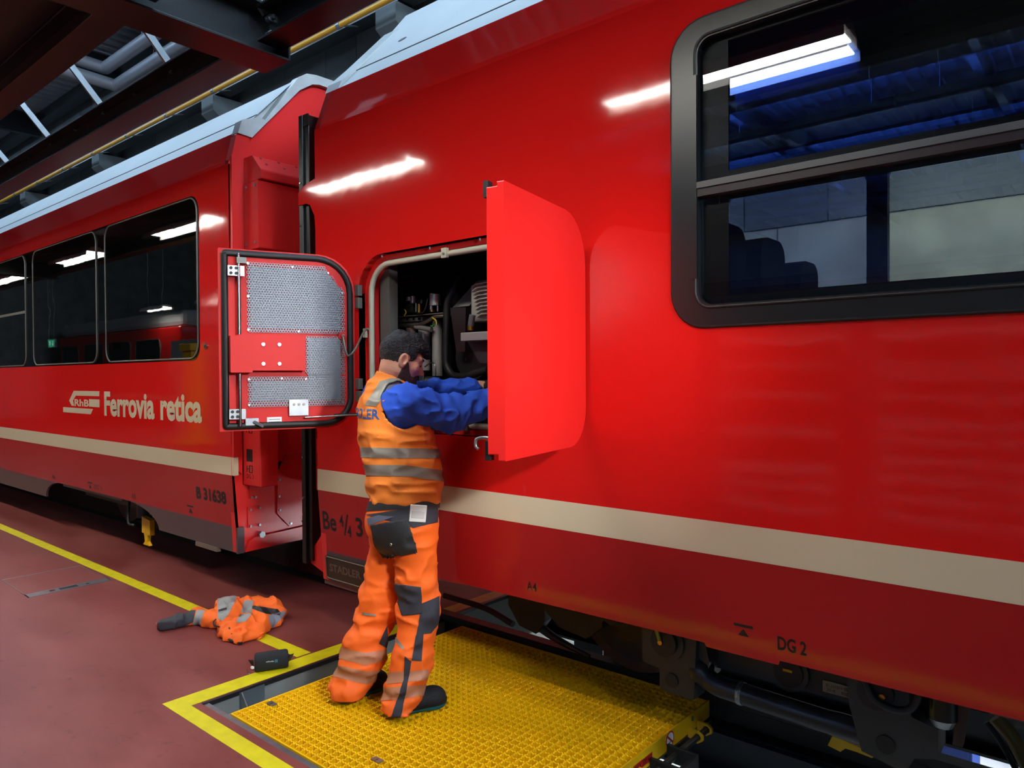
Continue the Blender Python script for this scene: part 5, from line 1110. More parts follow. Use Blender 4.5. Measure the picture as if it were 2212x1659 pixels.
def head_fn(P):
    q = (P-_n(hc))@HM; x = np.abs(q[..., 0]); Q = np.stack([x, q[..., 1], q[..., 2]], -1)
    d = f_ell(Q, (0, -0.014, 0.034), (0.076, 0.098, 0.088))
    d = smin(d, f_ell(Q, (0, 0.026, -0.03), (0.061, 0.064, 0.088)), 0.03)
    d = smin(d, f_cone(Q, (0.050, -0.004, -0.05), (0.016, 0.064, -0.094), 0.024, 0.021), 0.03)
    d = smin(d, f_ell(Q, (0, 0.068, -0.096), (0.026, 0.022, 0.020)), 0.02)
    d = smin(d, f_ell(Q, (0.044, 0.055, -0.018), (0.022, 0.022, 0.02)), 0.025)
    d = smin(d, f_cone(Q, (0, 0.082, 0.030), (0.040, 0.070, 0.030), 0.012, 0.010), 0.018)
    d = smax(d, -f_ell(Q, (0.031, 0.096, 0.010), (0.018, 0.018, 0.013)), 0.014)
    d = smin(d, f_ell(Q, (0.031, 0.074, 0.009), (0.013, 0.013, 0.011)), 0.004)
    d = smin(d, f_cone(Q, (0, 0.084, 0.016), (0, 0.108, -0.026), 0.009, 0.0125), 0.012)
    d = smin(d, f_ell(Q, (0.012, 0.098, -0.030), (0.009, 0.012, 0.008)), 0.008)
    d = smin(d, f_ell(Q, (0, 0.083, -0.057), (0.024, 0.012, 0.007)), 0.008)
    d = smin(d, f_ell(Q, (0, 0.081, -0.069), (0.020, 0.012, 0.007)), 0.008)
    e = f_ell(Q, (0.079, -0.012, -0.004), (0.011, 0.023, 0.034))
    e = smax(e, -f_ell(Q, (0.0895, -0.009, 0.002), (0.011, 0.013, 0.021)), 0.004)
    d = smin(d, e, 0.008)
    d = smin(d, f_cone(P, tuple(hw((0, -0.035, -0.05))), nb, 0.056, 0.066), 0.03)
    return d
def hand_fn(P, w, h, up, side, r=1.0):
    # palm, four curled fingers and a thumb; w wrist, h palm centre, up = back of the hand, side = thumb side
    w, h = Vector(w), Vector(h); f = (h-w).normalized(); up = Vector(up); up = (up-f*up.dot(f)).normalized(); s = f.cross(up).normalized()*side
    d = f_cone(P, w, h, 0.026*r, 0.030*r)
    for i, (o, L) in enumerate(((0.030, 0.072), (0.010, 0.080), (-0.010, 0.074), (-0.029, 0.060))):
        b = h+f*0.030+s*o; k1 = b+f*L*0.45-up*0.006; k2 = k1+f*L*0.12-up*L*0.38; k3 = k2-f*L*0.22-up*L*0.16
        d = smin(d, f_chain(P, [(b, 0.0115*r), (k1, 0.0105*r), (k2, 0.0095*r), (k3, 0.0085*r)], 0.004), 0.006)
    t0 = w+f*0.030+s*0.028; t1 = t0+f*0.032+s*0.022-up*0.014; t2 = t1+f*0.030+s*0.002-up*0.018
    return smin(d, f_chain(P, [(t0, 0.015*r), (t1, 0.013*r), (t2, 0.0105*r)], 0.004), 0.010)
def body_fn(P):
    d = f_torso(P, -0.035, 0.84, 1.50)
    for (a, b, c) in ((shR, elR, wrR), (shL, elL, wrL)): d = smin(d, f_chain(P, [(a, 0.058), (b, 0.045), (c, 0.030)], 0.02), 0.03)
    for (a, b, c) in ((hipR, knR, anR), (hipL, knL, anL)): d = smin(d, f_chain(P, [(a, 0.075), (b, 0.056), (c, 0.042)], 0.03), 0.03)
    return d
V1, Q1 = nets(body_fn, (-2.98, 2.02, 0.05), (-2.25, 2.80, 1.56), 0.011)
def hl(P): return np.minimum(hand_fn(P, wrL, haL, (0, 0.2, 1), 1), f_cone(P, elL, wrL, 0.042, 0.030))
V2, Q2 = nets(head_fn, (-2.78, 2.09, 1.42), (-2.44, 2.43, 1.80), 0.0036)
V3, Q3 = nets(hl, (-2.70, 2.60, 1.38), (-2.44, 2.95, 1.56), 0.005)
V4, Q4 = nets(lambda P: hand_fn(P, wrR, haR, (0.2, 0, 1), -1), (-2.44, 2.58, 1.32), (-2.20, 2.88, 1.50), 0.005)
vs = []; fs = []; o_ = 0
for V_, Q_ in ((V1, Q1), (V2, Q2), (V3, Q3), (V4, Q4)): vs += V_.tolist(); fs += (Q_+o_).tolist(); o_ += len(V_)
me = bpy.data.meshes.new('body'); me.from_pydata(vs, [], fs)
bm = bmesh.new(); bm.from_mesh(me); bmesh.ops.smooth_vert(bm, verts=bm.verts, factor=0.4, use_axis_x=True, use_axis_y=True, use_axis_z=True); bmesh.ops.recalc_face_normals(bm, faces=bm.faces); bm.to_mesh(me); bm.free()
me.polygons.foreach_set('use_smooth', [True]*len(me.polygons)); body = link('body', me, SKIN, worker)
# hair: short at the sides, longer on top falling forward
def hair_fn(P):
    q = (P-_n(hc))@HM; x = np.abs(q[..., 0]); y = q[..., 1]; z = q[..., 2]; Q = np.stack([x, y, z], -1)
    d = f_ell(Q, (0, -0.016, 0.036), (0.081, 0.104, 0.094))+noise3(P, 90)*0.004+noise3(P, 240)*0.003
    line = np.interp(y, [-0.12, -0.06, -0.022, -0.020, 0.012, 0.014, 0.045, 0.050, 0.075, 0.10], [-0.062, -0.050, -0.020, 0.030, 0.026, -0.015, 0.020, 0.060, 0.078, 0.085])
    d = smax(d, (line-z)*0.8, 0.006)
    top = f_chain(Q, [((0.0, -0.05, 0.100), 0.036), ((0.018, 0.02, 0.104), 0.036), ((0.020, 0.078, 0.082), 0.026), ((0.012, 0.112, 0.058), 0.010)], 0.02)
    top = smin(top, f_chain(Q, [((0.045, -0.03, 0.092), 0.028), ((0.046, 0.045, 0.083), 0.022), ((0.030, 0.098, 0.066), 0.010)], 0.02), 0.015)
    top = top+np.sin((q[..., 0]*1.0+z*0.6)*420)*0.0015+noise3(P, 120)*0.004
    return smin(d, top, 0.008)
sdf_obj('hair', hair_fn, (-2.80, 2.08, 1.54), (-2.42, 2.46, 1.82), 0.0038, HAIRM, worker, relax=0, label='short dark hair')
def beard_fn(P):
    q = (P-_n(hc))@HM; x = np.abs(q[..., 0]); y = q[..., 1]; z = q[..., 2]
    d = head_fn(P)-0.0035+noise3(P, 200)*0.004
    top = np.interp(y, [-0.012, 0.004, 0.018, 0.034, 0.052, 0.066, 0.075, 0.10], [-0.05, -0.004, -0.006, -0.040, -0.058, -0.056, -0.045, -0.040])
    d = smax(d, z-top, 0.006); d = smax(d, (-0.010-y), 0.008); d = smax(d, -0.118-z, 0.01)
    lips = f_ell(np.stack([x, y, z], -1), (0, 0.092, -0.063), (0.020, 0.016, 0.008)); return smax(d, -lips, 0.004)
sdf_obj('beard', beard_fn, (-2.72, 2.16, 1.46), (-2.46, 2.44, 1.68), 0.0036, BEARDM, worker, relax=0, label='short dark beard')
for sx in (-1, 1):
    MB().tube([hw((0.016*sx, 0.090, 0.030)), hw((0.032*sx, 0.088, 0.035)), hw((0.048*sx, 0.074, 0.031))], [0.005, 0.003], 8).obj('eyebrow', BEARDM, worker)
    MB().sph(hw((0.031*sx, 0.0755, 0.0065)), 0.0118, 14, 10).obj('eye', mat('eye_dark', (46, 34, 28), 0.25), worker)
# blue sweatshirt
def folds(P, s, amp, off=0):
    q = P+0.03*np.stack([noise3(P, 7, (off, 0, 0)), noise3(P, 7, (0, off, 9)), noise3(P, 7, (5, 0, off))], -1)
    r = 1-2*np.abs(noise3(q*_n((1, 1, 1.8)), s, (off, 3, 1)))*1.6
    return -(np.clip(r, 0, 1)**2-0.35)*amp*0.9+0.5*noise3(P, s*2.1, (1, off, 5))*amp
def sleeve(P, a, b, c, ra, rb, rc, off):
    d = f_chain(P, [(a, ra), (b, rb), (c, rc)], 0.03)
    t = _n(c)-_n(b); t = t/np.linalg.norm(t); s1 = (P-_n(b))@t
    return d+np.sin(s1*80+noise3(P, 9, (off, 0, 0))*9)*0.006*np.clip(1-np.abs(s1)/0.24, 0, 1)+folds(P, 15, 0.018, off)
def sweat_fn(P):
    d = f_torso(P, -0.010, 0.98, 1.50)
    d = smin(d, sleeve(P, shR, elR, wrR, 0.088, 0.080, 0.060, 1), 0.04)
    d = smin(d, sleeve(P, shL, elL, tuple(Vector(wrL)-(Vector(wrL)-Vector(elL)).normalized()*0.035), 0.092, 0.060, 0.046, 4), 0.04)
    return d
sweat = sdf_obj('sweatshirt', sweat_fn, (-2.98, 2.0, 0.94), (-2.22, 2.84, 1.58), 0.0085, BLUE, worker, relax=1, label='blue sweatshirt')
# orange vest with armholes and collar
def vest_fn(P):
    w = folds(P*_n((1, 1, 1.6)), 9, 0.014)+np.sin(P[..., 2]*58+noise3(P, 5)*9)*0.0035*np.clip((1.30-P[..., 2])/0.2, 0, 1)
    d = f_torso(P, 0.012, 0.955, 1.53)
    d = smin(d, f_cone(P, shL, shR, 0.085, 0.085), 0.05)+w*0.8
    for sh, sg in ((shR, 1), (shL, -1)):
        s = _n(sh); o = _n(brr*sg); a = (P-s)@o; r = P-s-a[..., None]*o
        rr = np.sqrt((r[..., 0]*1.0)**2+(r[..., 1]*1.05)**2+((r[..., 2]+0.012)*0.86)**2)-0.092
        hole = np.maximum(rr, -0.055-a+0.02*np.clip(-r[..., 2]*6, -1, 1)); d = smax(d, -hole, 0.006)
    ax = _n(nb); q = P-ax-np.clip(P[..., 2:3]-ax[2], 0, 0.2)*_n((0.30, 0.16, 1)); rad_ = np.sqrt(q[..., 0]**2+q[..., 1]**2)
    back = (P[..., 0]-nb[0])*bf.x+(P[..., 1]-nb[1])*bf.y
    topz = 1.535-back*0.55
    col = np.maximum(np.abs(rad_-0.083)-0.006, np.maximum(P[..., 2]-topz, 1.46-P[..., 2])); d = smin(d, col, 0.014)
    inner = np.maximum(rad_-0.074, 1.47-P[..., 2]); return smax(d, -inner, 0.006)
vest = sdf_obj('vest', vest_fn, (-2.96, 2.0, 0.93), (-2.36, 2.50, 1.64), 0.0075, VESTM, worker, relax=1, label='orange hi-vis vest')
def px_planes(poly):
    c = (sum(p[0] for p in poly)/len(poly), sum(p[1] for p in poly)/len(poly)); rc = ray(*c); out = []
    for i in range(len(poly)):
        a, b = ray(*poly[i]), ray(*poly[(i+1) % len(poly)]); n = a.cross(b)
        if n.dot(rc) < 0: n = -n
        out.append((CAMO, n))
    return out
def ppatch(src, name, poly, off, m, pt=None, parent=None, **kw):
    pl = px_planes(poly)
    if pt is not None:
        nn = -ray(*poly[0]); nn.z = 0; pl.append((pt, nn))
    return patch(src, name, pl, off, m, parent or worker, **kw)
ppatch(vest, 'reflective_band', [(740, 966), (985, 970), (985, 991), (740, 988)], 0.0025, REFL, parent=vest, label='grey reflective band')
ppatch(vest, 'reflective_band', [(740, 1003), (882, 1005), (882, 1029), (740, 1026)], 0.0025, REFL, parent=vest)
ppatch(vest, 'reflective_band', [(882, 1005), (985, 1021), (985, 1044), (882, 1029)], 0.0025, REFL, parent=vest)
VB = (-2.64, 2.24, 1.4)
ppatch(vest, 'shoulder_band', [(822, 824), (846, 817), (868, 818), (812, 878), (788, 876)], 0.0025, REFL, VB, parent=vest)
ppatch(vest, 'front_panel', [(912, 905), (940, 905), (952, 966), (918, 960)], 0.002, mat('paler_orange_fabric', (226, 112, 52), 0.75), VB, parent=vest)
decal_text(vest, 'STADLER', mat('blue_print', (36, 92, 170), 0.6), vest, Vector((-2.64, 2.245, 1.372))-bf*0.1, brr, (0, 0, 1), bf, 0.27, 0.046, 'back_lettering', bold=0.02)
# black piping round the armhole on the right
def hole_ring(sh, sg):
    s = Vector(sh); o = brr*sg; bm = bmesh.new(); bm.from_mesh(vest.data); bm.transform(wm(vest)); bv = BVHTree.FromBMesh(bm); bm.free()
    pts = []; e1 = Vector((0, 0, 1)); e2 = o.cross(e1).normalized()
    for i in range(40):
        t = 2*math.pi*i/40; dv = e1*math.sin(t)*0.105+e2*math.cos(t)*0.088; q = s-Vector((0, 0, 0.012))+dv*1.0
        h = bv.find_nearest(q-o*0.03); pts.append(h[0] if h[0] is not None else q)
    P2 = [(pts[i-1]+pts[i]*2+pts[(i+1) % 40])/4 for i in range(40)]
    return P2
ring_tube('armhole_piping', hole_ring(shR, 1), 0.0045, BLACKF, vest, n=6)
# trousers
def trou_fn(P):
    z = P[..., 2]
    d = smax(f_torso(P, 0.004, 0.80, 0.985), z-0.985, 0.01)
    d = smin(d, f_ell(P, (-2.612, 2.215, 0.86), (0.155, 0.125, 0.13)), 0.05)
    def leg(h, k, a, r0, r1, r2, r3, off):
        h, k, a = Vector(h), Vector(k), Vector(a); ft = a+Vector((-0.006, -0.028, -0.065))
        q = f_chain(P, [(h, r0), (k, r1), (k.lerp(a, 0.62), r2), (ft, r3)], 0.05)
        sl = np.sin(z*62+noise3(P, 6, (off, 1, 2))*10)*0.006*np.clip((0.36-z)/0.2, 0, 1)+np.sin(z*40+noise3(P, 4, (off, 7, 2))*12)*0.003
        return q+sl+folds(P, 11, 0.014, off)
    lr = leg(hipR, knR, anR, 0.108, 0.092, 0.084, 0.090, 2); ll = leg(hipL, knL, anL, 0.106, 0.094, 0.094, 0.098, 6)
    d = smin(d, smin(lr, ll, 0.02), 0.05)
    cut = 0.045-0.25*np.maximum(0, (P[..., 1]-2.20))*(-1)
    return smax(d, 0.05+np.clip((P[..., 1]-2.19)*0.35, -0.02, 0.05)-z, 0.006)
trou = sdf_obj('trousers', trou_fn, (-3.02, 1.98, 0.01), (-2.36, 2.48, 1.03), 0.0085, TROUM, worker, relax=1, label='orange work trousers')
TB = (-2.61, 2.26, 0.9); TR = (-2.53, 2.26, 0.5)
ppatch(trou, 'waistband', [(770, 1083), (970, 1083), (970, 1096), (770, 1105)], 0.004, BLACKF, parent=trou, label='black waistband and belt')
ppatch(trou, 'hip_panel', [(790, 1112), (885, 1098), (945, 1092), (945, 1128), (895, 1140)], 0.003, NAVYF, TB, parent=trou)
ppatch(trou, 'pouch_flap', [(796, 1120), (820, 1113), (852, 1116), (798, 1136)], 0.008, mat('grey_blue_flap', (84, 86, 104), 0.7), TB, parent=trou)
tp = ppatch(trou, 'tool_pouch', [(806, 1134), (880, 1121), (901, 1189), (862, 1198), (828, 1201), (812, 1170)], 0.016, BLACKF, TB, parent=trou, solid=0.014, label='black hanging tool pocket')
ppatch(trou, 'side_pocket', [(880, 1120), (940, 1108), (940, 1128), (892, 1140)], 0.007, NAVYF, TB, parent=trou)
ppatch(trou, 'thigh_pocket', [(848, 1260), (909, 1268), (911, 1325), (870, 1330)], 0.007, NAVYF, TR, parent=trou, solid=0.006, label='dark thigh pocket')
ppatch(trou, 'knee_patch', [(911, 1303), (948, 1288), (948, 1345), (930, 1368), (900, 1372)], 0.004, NAVYF, TR, parent=trou)
ppatch(trou, 'shin_patch', [(899, 1372), (914, 1368), (910, 1428), (889, 1426)], 0.004, NAVYF, TR, parent=trou)
ppatch(trou, 'side_stripe', [(875, 1418), (889, 1428), (882, 1470), (872, 1470)], 0.004, NAVYF, TR, parent=trou)
ppatch(trou, 'side_stripe', [(872, 1470), (882, 1470), (866, 1548), (846, 1548)], 0.0045, NAVYF, TR, parent=trou)
ppatch(trou, 'knee_seam_band', [(840, 1368), (858, 1377), (874, 1399), (871, 1404)], 0.004, REFL, TR, parent=trou)
ppatch(trou, 'knee_seam_band', [(783, 1322), (812, 1327), (812, 1331), (783, 1328)], 0.004, REFL, parent=trou)
ppatch(trou, 'inner_knee_patch', [(836, 1350), (838, 1402), (818, 1390), (826, 1372)], 0.003, NAVYF, parent=trou)
for k, (pl_, lim) in enumerate((([(700, 1388), (790, 1411), (790, 1437), (700, 1414)], None), ([(790, 1411), (838, 1402), (838, 1424), (790, 1437)], None),
                 ([(690, 1429), (790, 1450), (790, 1478), (690, 1454)], None), ([(790, 1450), (836, 1446), (834, 1468), (790, 1478)], None),
                 ([(836, 1453), (925, 1446), (925, 1468), (836, 1478)], TR), ([(822, 1487), (925, 1478), (918, 1502), (822, 1515)], TR))):
    ppatch(trou, 'leg_band', pl_, 0.003, REFLS, lim, parent=trou, label='striped reflective leg band')
# phone in the pocket
pc_ = ony(903, 1106, 2.16)
def surf(src, u, v):
    bm = bmesh.new(); bm.from_mesh(src.data); bm.transform(wm(src)); bv = BVHTree.FromBMesh(bm); bm.free()
    h = bv.ray_cast(CAMO, ray(u, v).normalized()); return h
hph = surf(trou, 903, 1108)
if hph[0] is not None:
    n_ = (-ray(903, 1108)).normalized(); n_.z = 0; n_.normalize(); s_ = Vector((-n_.y, n_.x, 0)); c_ = hph[0]+n_*0.012
    up_ = (Vector((0, 0, 1))+s_*0.10).normalized(); s_ = up_.cross(n_).normalized()
    phn = MB().obox(c_, s_*0.037, up_*0.038, n_*0.006).obj('phone', mat('white_phone_case', (214, 212, 206), 0.35), None, bevel=0.004, label='white phone in a case in the trouser pocket', cat='phone')
    b_ = MB().obox(c_+n_*0.0068-up_*0.004, s_*0.028, up_*0.016, n_*0.0012).obj('phone_ring', mat('phone_ring_grey', (186, 186, 184), 0.3), phn, bevel=0.002)
hst = surf(tp, 845, 1176)
if hst[0] is not None: MB().sph(hst[0], 0.008, 10, 6).obj('snap_button', CHROME, trou)
# shoes
def shoe(heel, toe, nm):
    h, t = Vector((heel[0], heel[1], 0)), Vector((toe[0], toe[1], 0)); f = (t-h).normalized()
    def fn(P):
        q = P.copy(); d = f_chain(P, [(h+f*0.045+Vector((0, 0, 0.045)), 0.046), (h+f*0.13+Vector((0, 0, 0.045)), 0.044), (t-f*0.065+Vector((0, 0, 0.038)), 0.050), (t-f*0.048+Vector((0, 0, 0.036)), 0.048)], 0.03)
        d = smin(d, f_cone(P, h+f*0.05+Vector((0, 0, 0.05)), h+f*0.055+Vector((0, 0, 0.115)), 0.046, 0.043), 0.03)
        d = smin(d, f_cone(P, h+f*0.07+Vector((0, 0, 0.09)), t-f*0.10+Vector((0, 0, 0.045)), 0.036, 0.036), 0.03)
        return smax(d, 0.003-P[..., 2], 0.004)
    lo = (min(h.x, t.x)-0.09, min(h.y, t.y)-0.06, -0.004); hi = (max(h.x, t.x)+0.09, max(h.y, t.y)+0.06, 0.18)
    o = sdf_obj('shoe', fn, lo, hi, 0.006, SHOEM, worker, label='black work shoe with teal sole')
    patch(o, 'sole', [((0, 0, 0.024), (0, 0, -1))], 0.004, TEAL, o); patch(o, 'sole_edge', [((0, 0, 0.024), (0, 0, 1)), ((0, 0, 0.036), (0, 0, -1))], 0.003, RUBBER, o)
    MB().tube([h+f*0.15+Vector((0.03, 0, 0.088)), h+f*0.155+Vector((0, 0, 0.10)), h+f*0.16+Vector((-0.03, 0, 0.085))], 0.003, 6).tube([h+f*0.175+Vector((0.03, 0, 0.078)), h+f*0.18+Vector((0, 0, 0.09)), h+f*0.185+Vector((-0.03, 0, 0.075))], 0.003, 6).obj('lace', mat('blue_lace', (40, 90, 160), 0.6), o)
shoe((-2.565, 2.128), (-2.468, 2.393), 'r'); shoe((-2.850, 2.055), (-2.842, 2.345), 'l')
# gloves
sdf_obj('glove', lambda P: np.maximum(hand_fn(P, wrL, haL, (0, 0.2, 1), 1, 1.12)-0.001, -f_cone(P, elL, tuple(Vector(wrL).lerp(Vector(haL), 0.06)), 0.05, 0.036)), (-2.70, 2.70, 1.36), (-2.42, 2.98, 1.56), 0.005, mat('black_glove', (18, 18, 19), 0.8), worker)
sdf_obj('glove', lambda P: hand_fn(P, wrR, haR, (0.2, 0, 1), -1, 1.12)-0.001, (-2.44, 2.58, 1.30), (-2.18, 2.90, 1.52), 0.005, MATS['black_glove'], worker)
MB().tube([(-2.36, 2.62, 1.33), (-2.40, 2.80, 1.42), (-2.45, 2.92, 1.45)], 0.008, 8).obj('thin_pipe', CHROME, cp) if False else None

# ================================================================== JACKET, TOOL ROLL, BIT ON THE FLOOR
def G(u, v, z=0.0): p = onz(u, v, z); return (p.x, p.y, z)
jk = empty('work_jacket', onz(510, 1355), 'crumpled orange, grey and black work jacket lying on the red floor across the yellow line', 'jacket')
def jack_fn(P):
    d = f_chain(P, [(G(354, 1350, 0.032), 0.034), (G(385, 1343, 0.032), 0.033), (G(425, 1332, 0.040), 0.042), (G(450, 1337, 0.04), 0.045), (G(482, 1344, 0.035), 0.042)], 0.03)
    d = smin(d, f_chain(P, [(G(480, 1328, 0.06), 0.030), (G(487, 1308, 0.09), 0.045), (G(503, 1298, 0.10), 0.032)], 0.03), 0.02)
    d = smin(d, f_chain(P, [(G(490, 1345, 0.05), 0.038), (G(508, 1318, 0.08), 0.040), (G(530, 1306, 0.09), 0.036), (G(560, 1303, 0.09), 0.036), (G(592, 1308, 0.07), 0.042), (G(604, 1322, 0.045), 0.040)], 0.03), 0.015)
    d = smin(d, f_chain(P, [(G(495, 1352, 0.05), 0.030), (G(530, 1346, 0.075), 0.034), (G(560, 1328, 0.085), 0.038), (G(572, 1345, 0.05), 0.035), (G(548, 1372, 0.02), 0.026)], 0.03), 0.012)
    d = smin(d, f_chain(P, [(G(486, 1350, 0.03), 0.028), (G(497, 1378, 0.015), 0.022), (G(515, 1384, 0.015), 0.022), (G(540, 1376, 0.015), 0.024)], 0.03), 0.015)
    d = smin(d, f_ell(P, G(525, 1362, 0.02), (0.15, 0.13, 0.030)), 0.03)
    d = smin(d, f_ell(P, G(560, 1335, 0.02), (0.19, 0.12, 0.05)), 0.03)
    r = 1-2*np.abs(noise3(P*_n((1, 1, 0.6)), 15, (2, 1, 0)))*1.8
    d = d-(np.clip(r, 0, 1)**2)*0.016+0.5*noise3(P, 34)*0.012
    return smax(d, 0.0025-P[..., 2], 0.004)
lo_ = [min(G(340, 1366)[i], G(630, 1300)[i], G(500, 1400)[i], G(470, 1290)[i]) - 0.05 for i in (0, 1)]; hi_ = [max(G(340, 1366)[i], G(630, 1300)[i], G(500, 1400)[i], G(640, 1330)[i]) + 0.05 for i in (0, 1)]
jm = sdf_obj('jacket_shell', jack_fn, (lo_[0], lo_[1], -0.003), (hi_[0], hi_[1], 0.17), 0.008, mat('orange_jacket_fabric', (250, 106, 24), 0.75, bump=0.2, bscale=200, var=0.08, vscale=12), jk)
GREYJ = mat('grey_jacket_fabric', (146, 146, 144), 0.7)
DARKJ = mat('dark_grey_jacket_fabric', (52, 54, 60), 0.75)
def jp(name, poly, m, off=0.002): return ppatch(jm, name, poly, off, m, parent=jk)
jp('sleeve_dark', [(340, 1320), (423, 1318), (417, 1346), (400, 1352), (340, 1380)], DARKJ)
jp('sleeve_band', [(423, 1318), (442, 1318), (430, 1362), (412, 1362), (417, 1346)], GREYJ)
jp('grey_hood', [(470, 1286), (512, 1286), (508, 1300), (492, 1330), (480, 1341), (470, 1335)], GREYJ)
jp('hood_trim', [(472, 1318), (491, 1312), (491, 1317), (472, 1323)], BLACKF, 0.004)
jp('grey_band', [(527, 1297), (548, 1297), (543, 1324), (520, 1324)], GREYJ)
jp('grey_band', [(518, 1327), (545, 1325), (530, 1343), (510, 1346)], GREYJ, 0.0025)
jp('black_yoke', [(545, 1308), (600, 1316), (607, 1325), (600, 1335), (575, 1326), (543, 1322)], BLACKF)
jp('grey_lining', [(580, 1330), (618, 1318), (612, 1332), (588, 1357), (582, 1345)], mat('blue_grey_lining', (128, 130, 144), 0.7))
jp('black_hem', [(477, 1340), (483, 1337), (494, 1372), (512, 1386), (540, 1383), (538, 1395), (485, 1385)], BLACKF, 0.0015) if False else None
MB().tube([G(479, 1340, 0.05), G(484, 1360, 0.03), G(492, 1378, 0.02), G(506, 1386, 0.014), G(522, 1389, 0.012)], 0.008, 8).obj('hem_binding', BLACKF, jk)
MB().tube([G(495, 1356, 0.058), G(498, 1364, 0.05), G(501, 1370, 0.045)], 0.005, 6).obj('zip', BLACKF, jk)
MB().tube([G(466, 1338, 0.075), G(461, 1344, 0.085), G(464, 1352, 0.07), G(474, 1354, 0.055)], 0.005, 6).obj('cord', BLACKF, jk)

tr = empty('tool_roll', onz(585, 1452), 'black cylindrical tool roll with a teal patch on the yellow line by the pit', 'tool roll')
a_, b_ = Vector(G(551, 1458)), Vector(G(624, 1447)); ax_ = (b_-a_).normalized(); sd_ = Vector((-ax_.y, ax_.x, 0)); rl = 0.046
prof = [(0.94*rl*math.copysign(abs(math.cos(t))**0.75, math.cos(t)), rl+rl*math.copysign(abs(math.sin(t))**0.8, math.sin(t))) for t in [2*math.pi*i/28 for i in range(28)]]
L_ = (b_-a_).length
loops = [[tuple(a_+ax_*x_+sd_*(p_[0]*k_+rl)+Vector((0, 0, rl+(p_[1]-rl)*k_+0.001))) for p_ in prof] for (x_, k_) in ((0.0, 0.0), (0.0, 0.86), (0.004, 0.96), (0.012, 1.0), (L_*0.5, 1.01), (L_-0.012, 1.0), (L_-0.004, 0.96), (L_, 0.86), (L_, 0.0))]
ro = curve_loft('roll_body', loops, mat('black_roll_fabric', (20, 22, 27), 0.8, bump=0.4, bscale=220), tr)
for (x_, s_) in ((-0.004, -1), (L_+0.004, 1)):
    c_ = a_+ax_*x_+sd_*rl+Vector((0, 0, 0.055)); MB().add([c_+sd_*0.02, c_-sd_*0.02, c_+ax_*0.028*s_+Vector((0, 0, 0.012)), c_+Vector((0, 0, -0.03)), c_+ax_*0.01*s_-Vector((0, 0, 0.02))], [(0, 1, 2), (0, 3, 2), (1, 2, 4), (1, 3, 4), (0, 4, 3), (2, 3, 4)]).obj('end_tab', BLACKF, tr)
bmx = bmesh.new(); bmx.from_mesh(ro.data); bmx.transform(wm(ro)); bvr = BVHTree.FromBMesh(bmx); bmx.free()
def roll_quad(name, u0, u1, v0, v1, m):
    P_ = []
    for (u_, v_) in ((u0, v0), (u1, v0+(-1)), (u1, v1-1), (u0, v1)):
        h_ = bvr.ray_cast(CAMO, ray(u_, v_).normalized()); P_.append(h_[0]-ray(u_, v_).normalized()*0.0015 if h_[0] is not None else Vector(G(u_, v_, 0.08)))
    return MB().add(P_, [(0, 1, 2, 3)]).obj(name, m, tr)
roll_quad('teal_patch', 593.5, 600, 1425, 1431.5, mat('teal_print', (30, 104, 112), 0.6))
for i in range(7): roll_quad('printed_mark', 575+i*2.5, 576.6+i*2.5, 1429.6-i*0.2-(i % 3)*0.5, 1431.4-i*0.2, mat('white_print', (190, 190, 180), 0.6))
p_ = Vector(G(545, 1442, 0.05)); MB().obox(p_, (0.008, 0, 0), (0, 0.006, 0), (0, 0, 0.005)).obj('white_tag', WHITE, tr)
sb = empty('screw_bit', onz(536, 1452), 'small steel screwdriver bit lying beside the black tool roll', 'screw bit')
q0, q1 = Vector(G(534.3, 1447.5, 0.0042)), Vector(G(538, 1455, 0.0042)); dq = (q1-q0).normalized()
MB().cyl(q0, q1, 0.0038, 6).obj('shank', CHROME, sb); MB().cyl(q1, q1+dq*0.010, 0.0038, 8, 0.0015).obj('tip', STEEL, sb)

# ================================================================== PIT FITTINGS
cabx = ony(2045, 1560, 5.3)
cab = empty('pit_cabinet', (cabx.x, 5.3, PZ), 'blue steel cabinet standing in the pit under the train', 'cabinet')
MB().box(cabx.x-0.16, cabx.x+0.14, 5.3, 5.6, PZ, 0.32).obj('body', mat('blue_cabinet_paint', (30, 70, 160), 0.45), cab, bevel=0.006)
MB().box(cabx.x-0.14, cabx.x+0.12, 5.293, 5.30, PZ+0.05, 0.28).obj('door', MATS['blue_cabinet_paint'], cab, bevel=0.003)
MB().box(cabx.x+0.08, cabx.x+0.095, 5.28, 5.293, -0.3, -0.2).obj('handle', STEEL, cab)
PITL = emat('added_pit_lamp_diffuser', (0.93, 0.97, 1.0), 190.0)  # lamps added to brighten the pit wall and floor under the train
for k, xx in enumerate((-2.6, -0.9, 0.8)):
    pl_ = empty('added_pit_lamp', (xx, 5.95, -0.35), 'added tube lamp on the far pit wall %s' % ('behind the platform', 'left of the blue cabinet', 'right of the blue cabinet')[k], 'lamp')
    MB().box(xx-0.6, xx+0.6, 5.94, 6.0, -0.42, -0.30).obj('housing', LAMPH, pl_); MB().box(xx-0.57, xx+0.57, 5.925, 5.94, -0.40, -0.32).obj('diffuser', PITL, pl_)
cc = empty('pit_cable', (-0.6, 3.6, PZ), 'dark cable loop hanging under the railcar over the pit', 'cable')
MB().tube([ony(2130, 1560, 3.4), ony(2160, 1600, 3.4), ony(2200, 1670, 3.4), ony(2240, 1720, 3.4)], 0.012, 8).obj('cable', RUBBER, cc)
MB().tube([ony(2150, 1550, 3.5), ony(2185, 1590, 3.5), ony(2212, 1640, 3.5), ony(2240, 1700, 3.5)], 0.03, 8).obj('hose', mat('ochre_hose', (120, 100, 50), 0.6), cc)

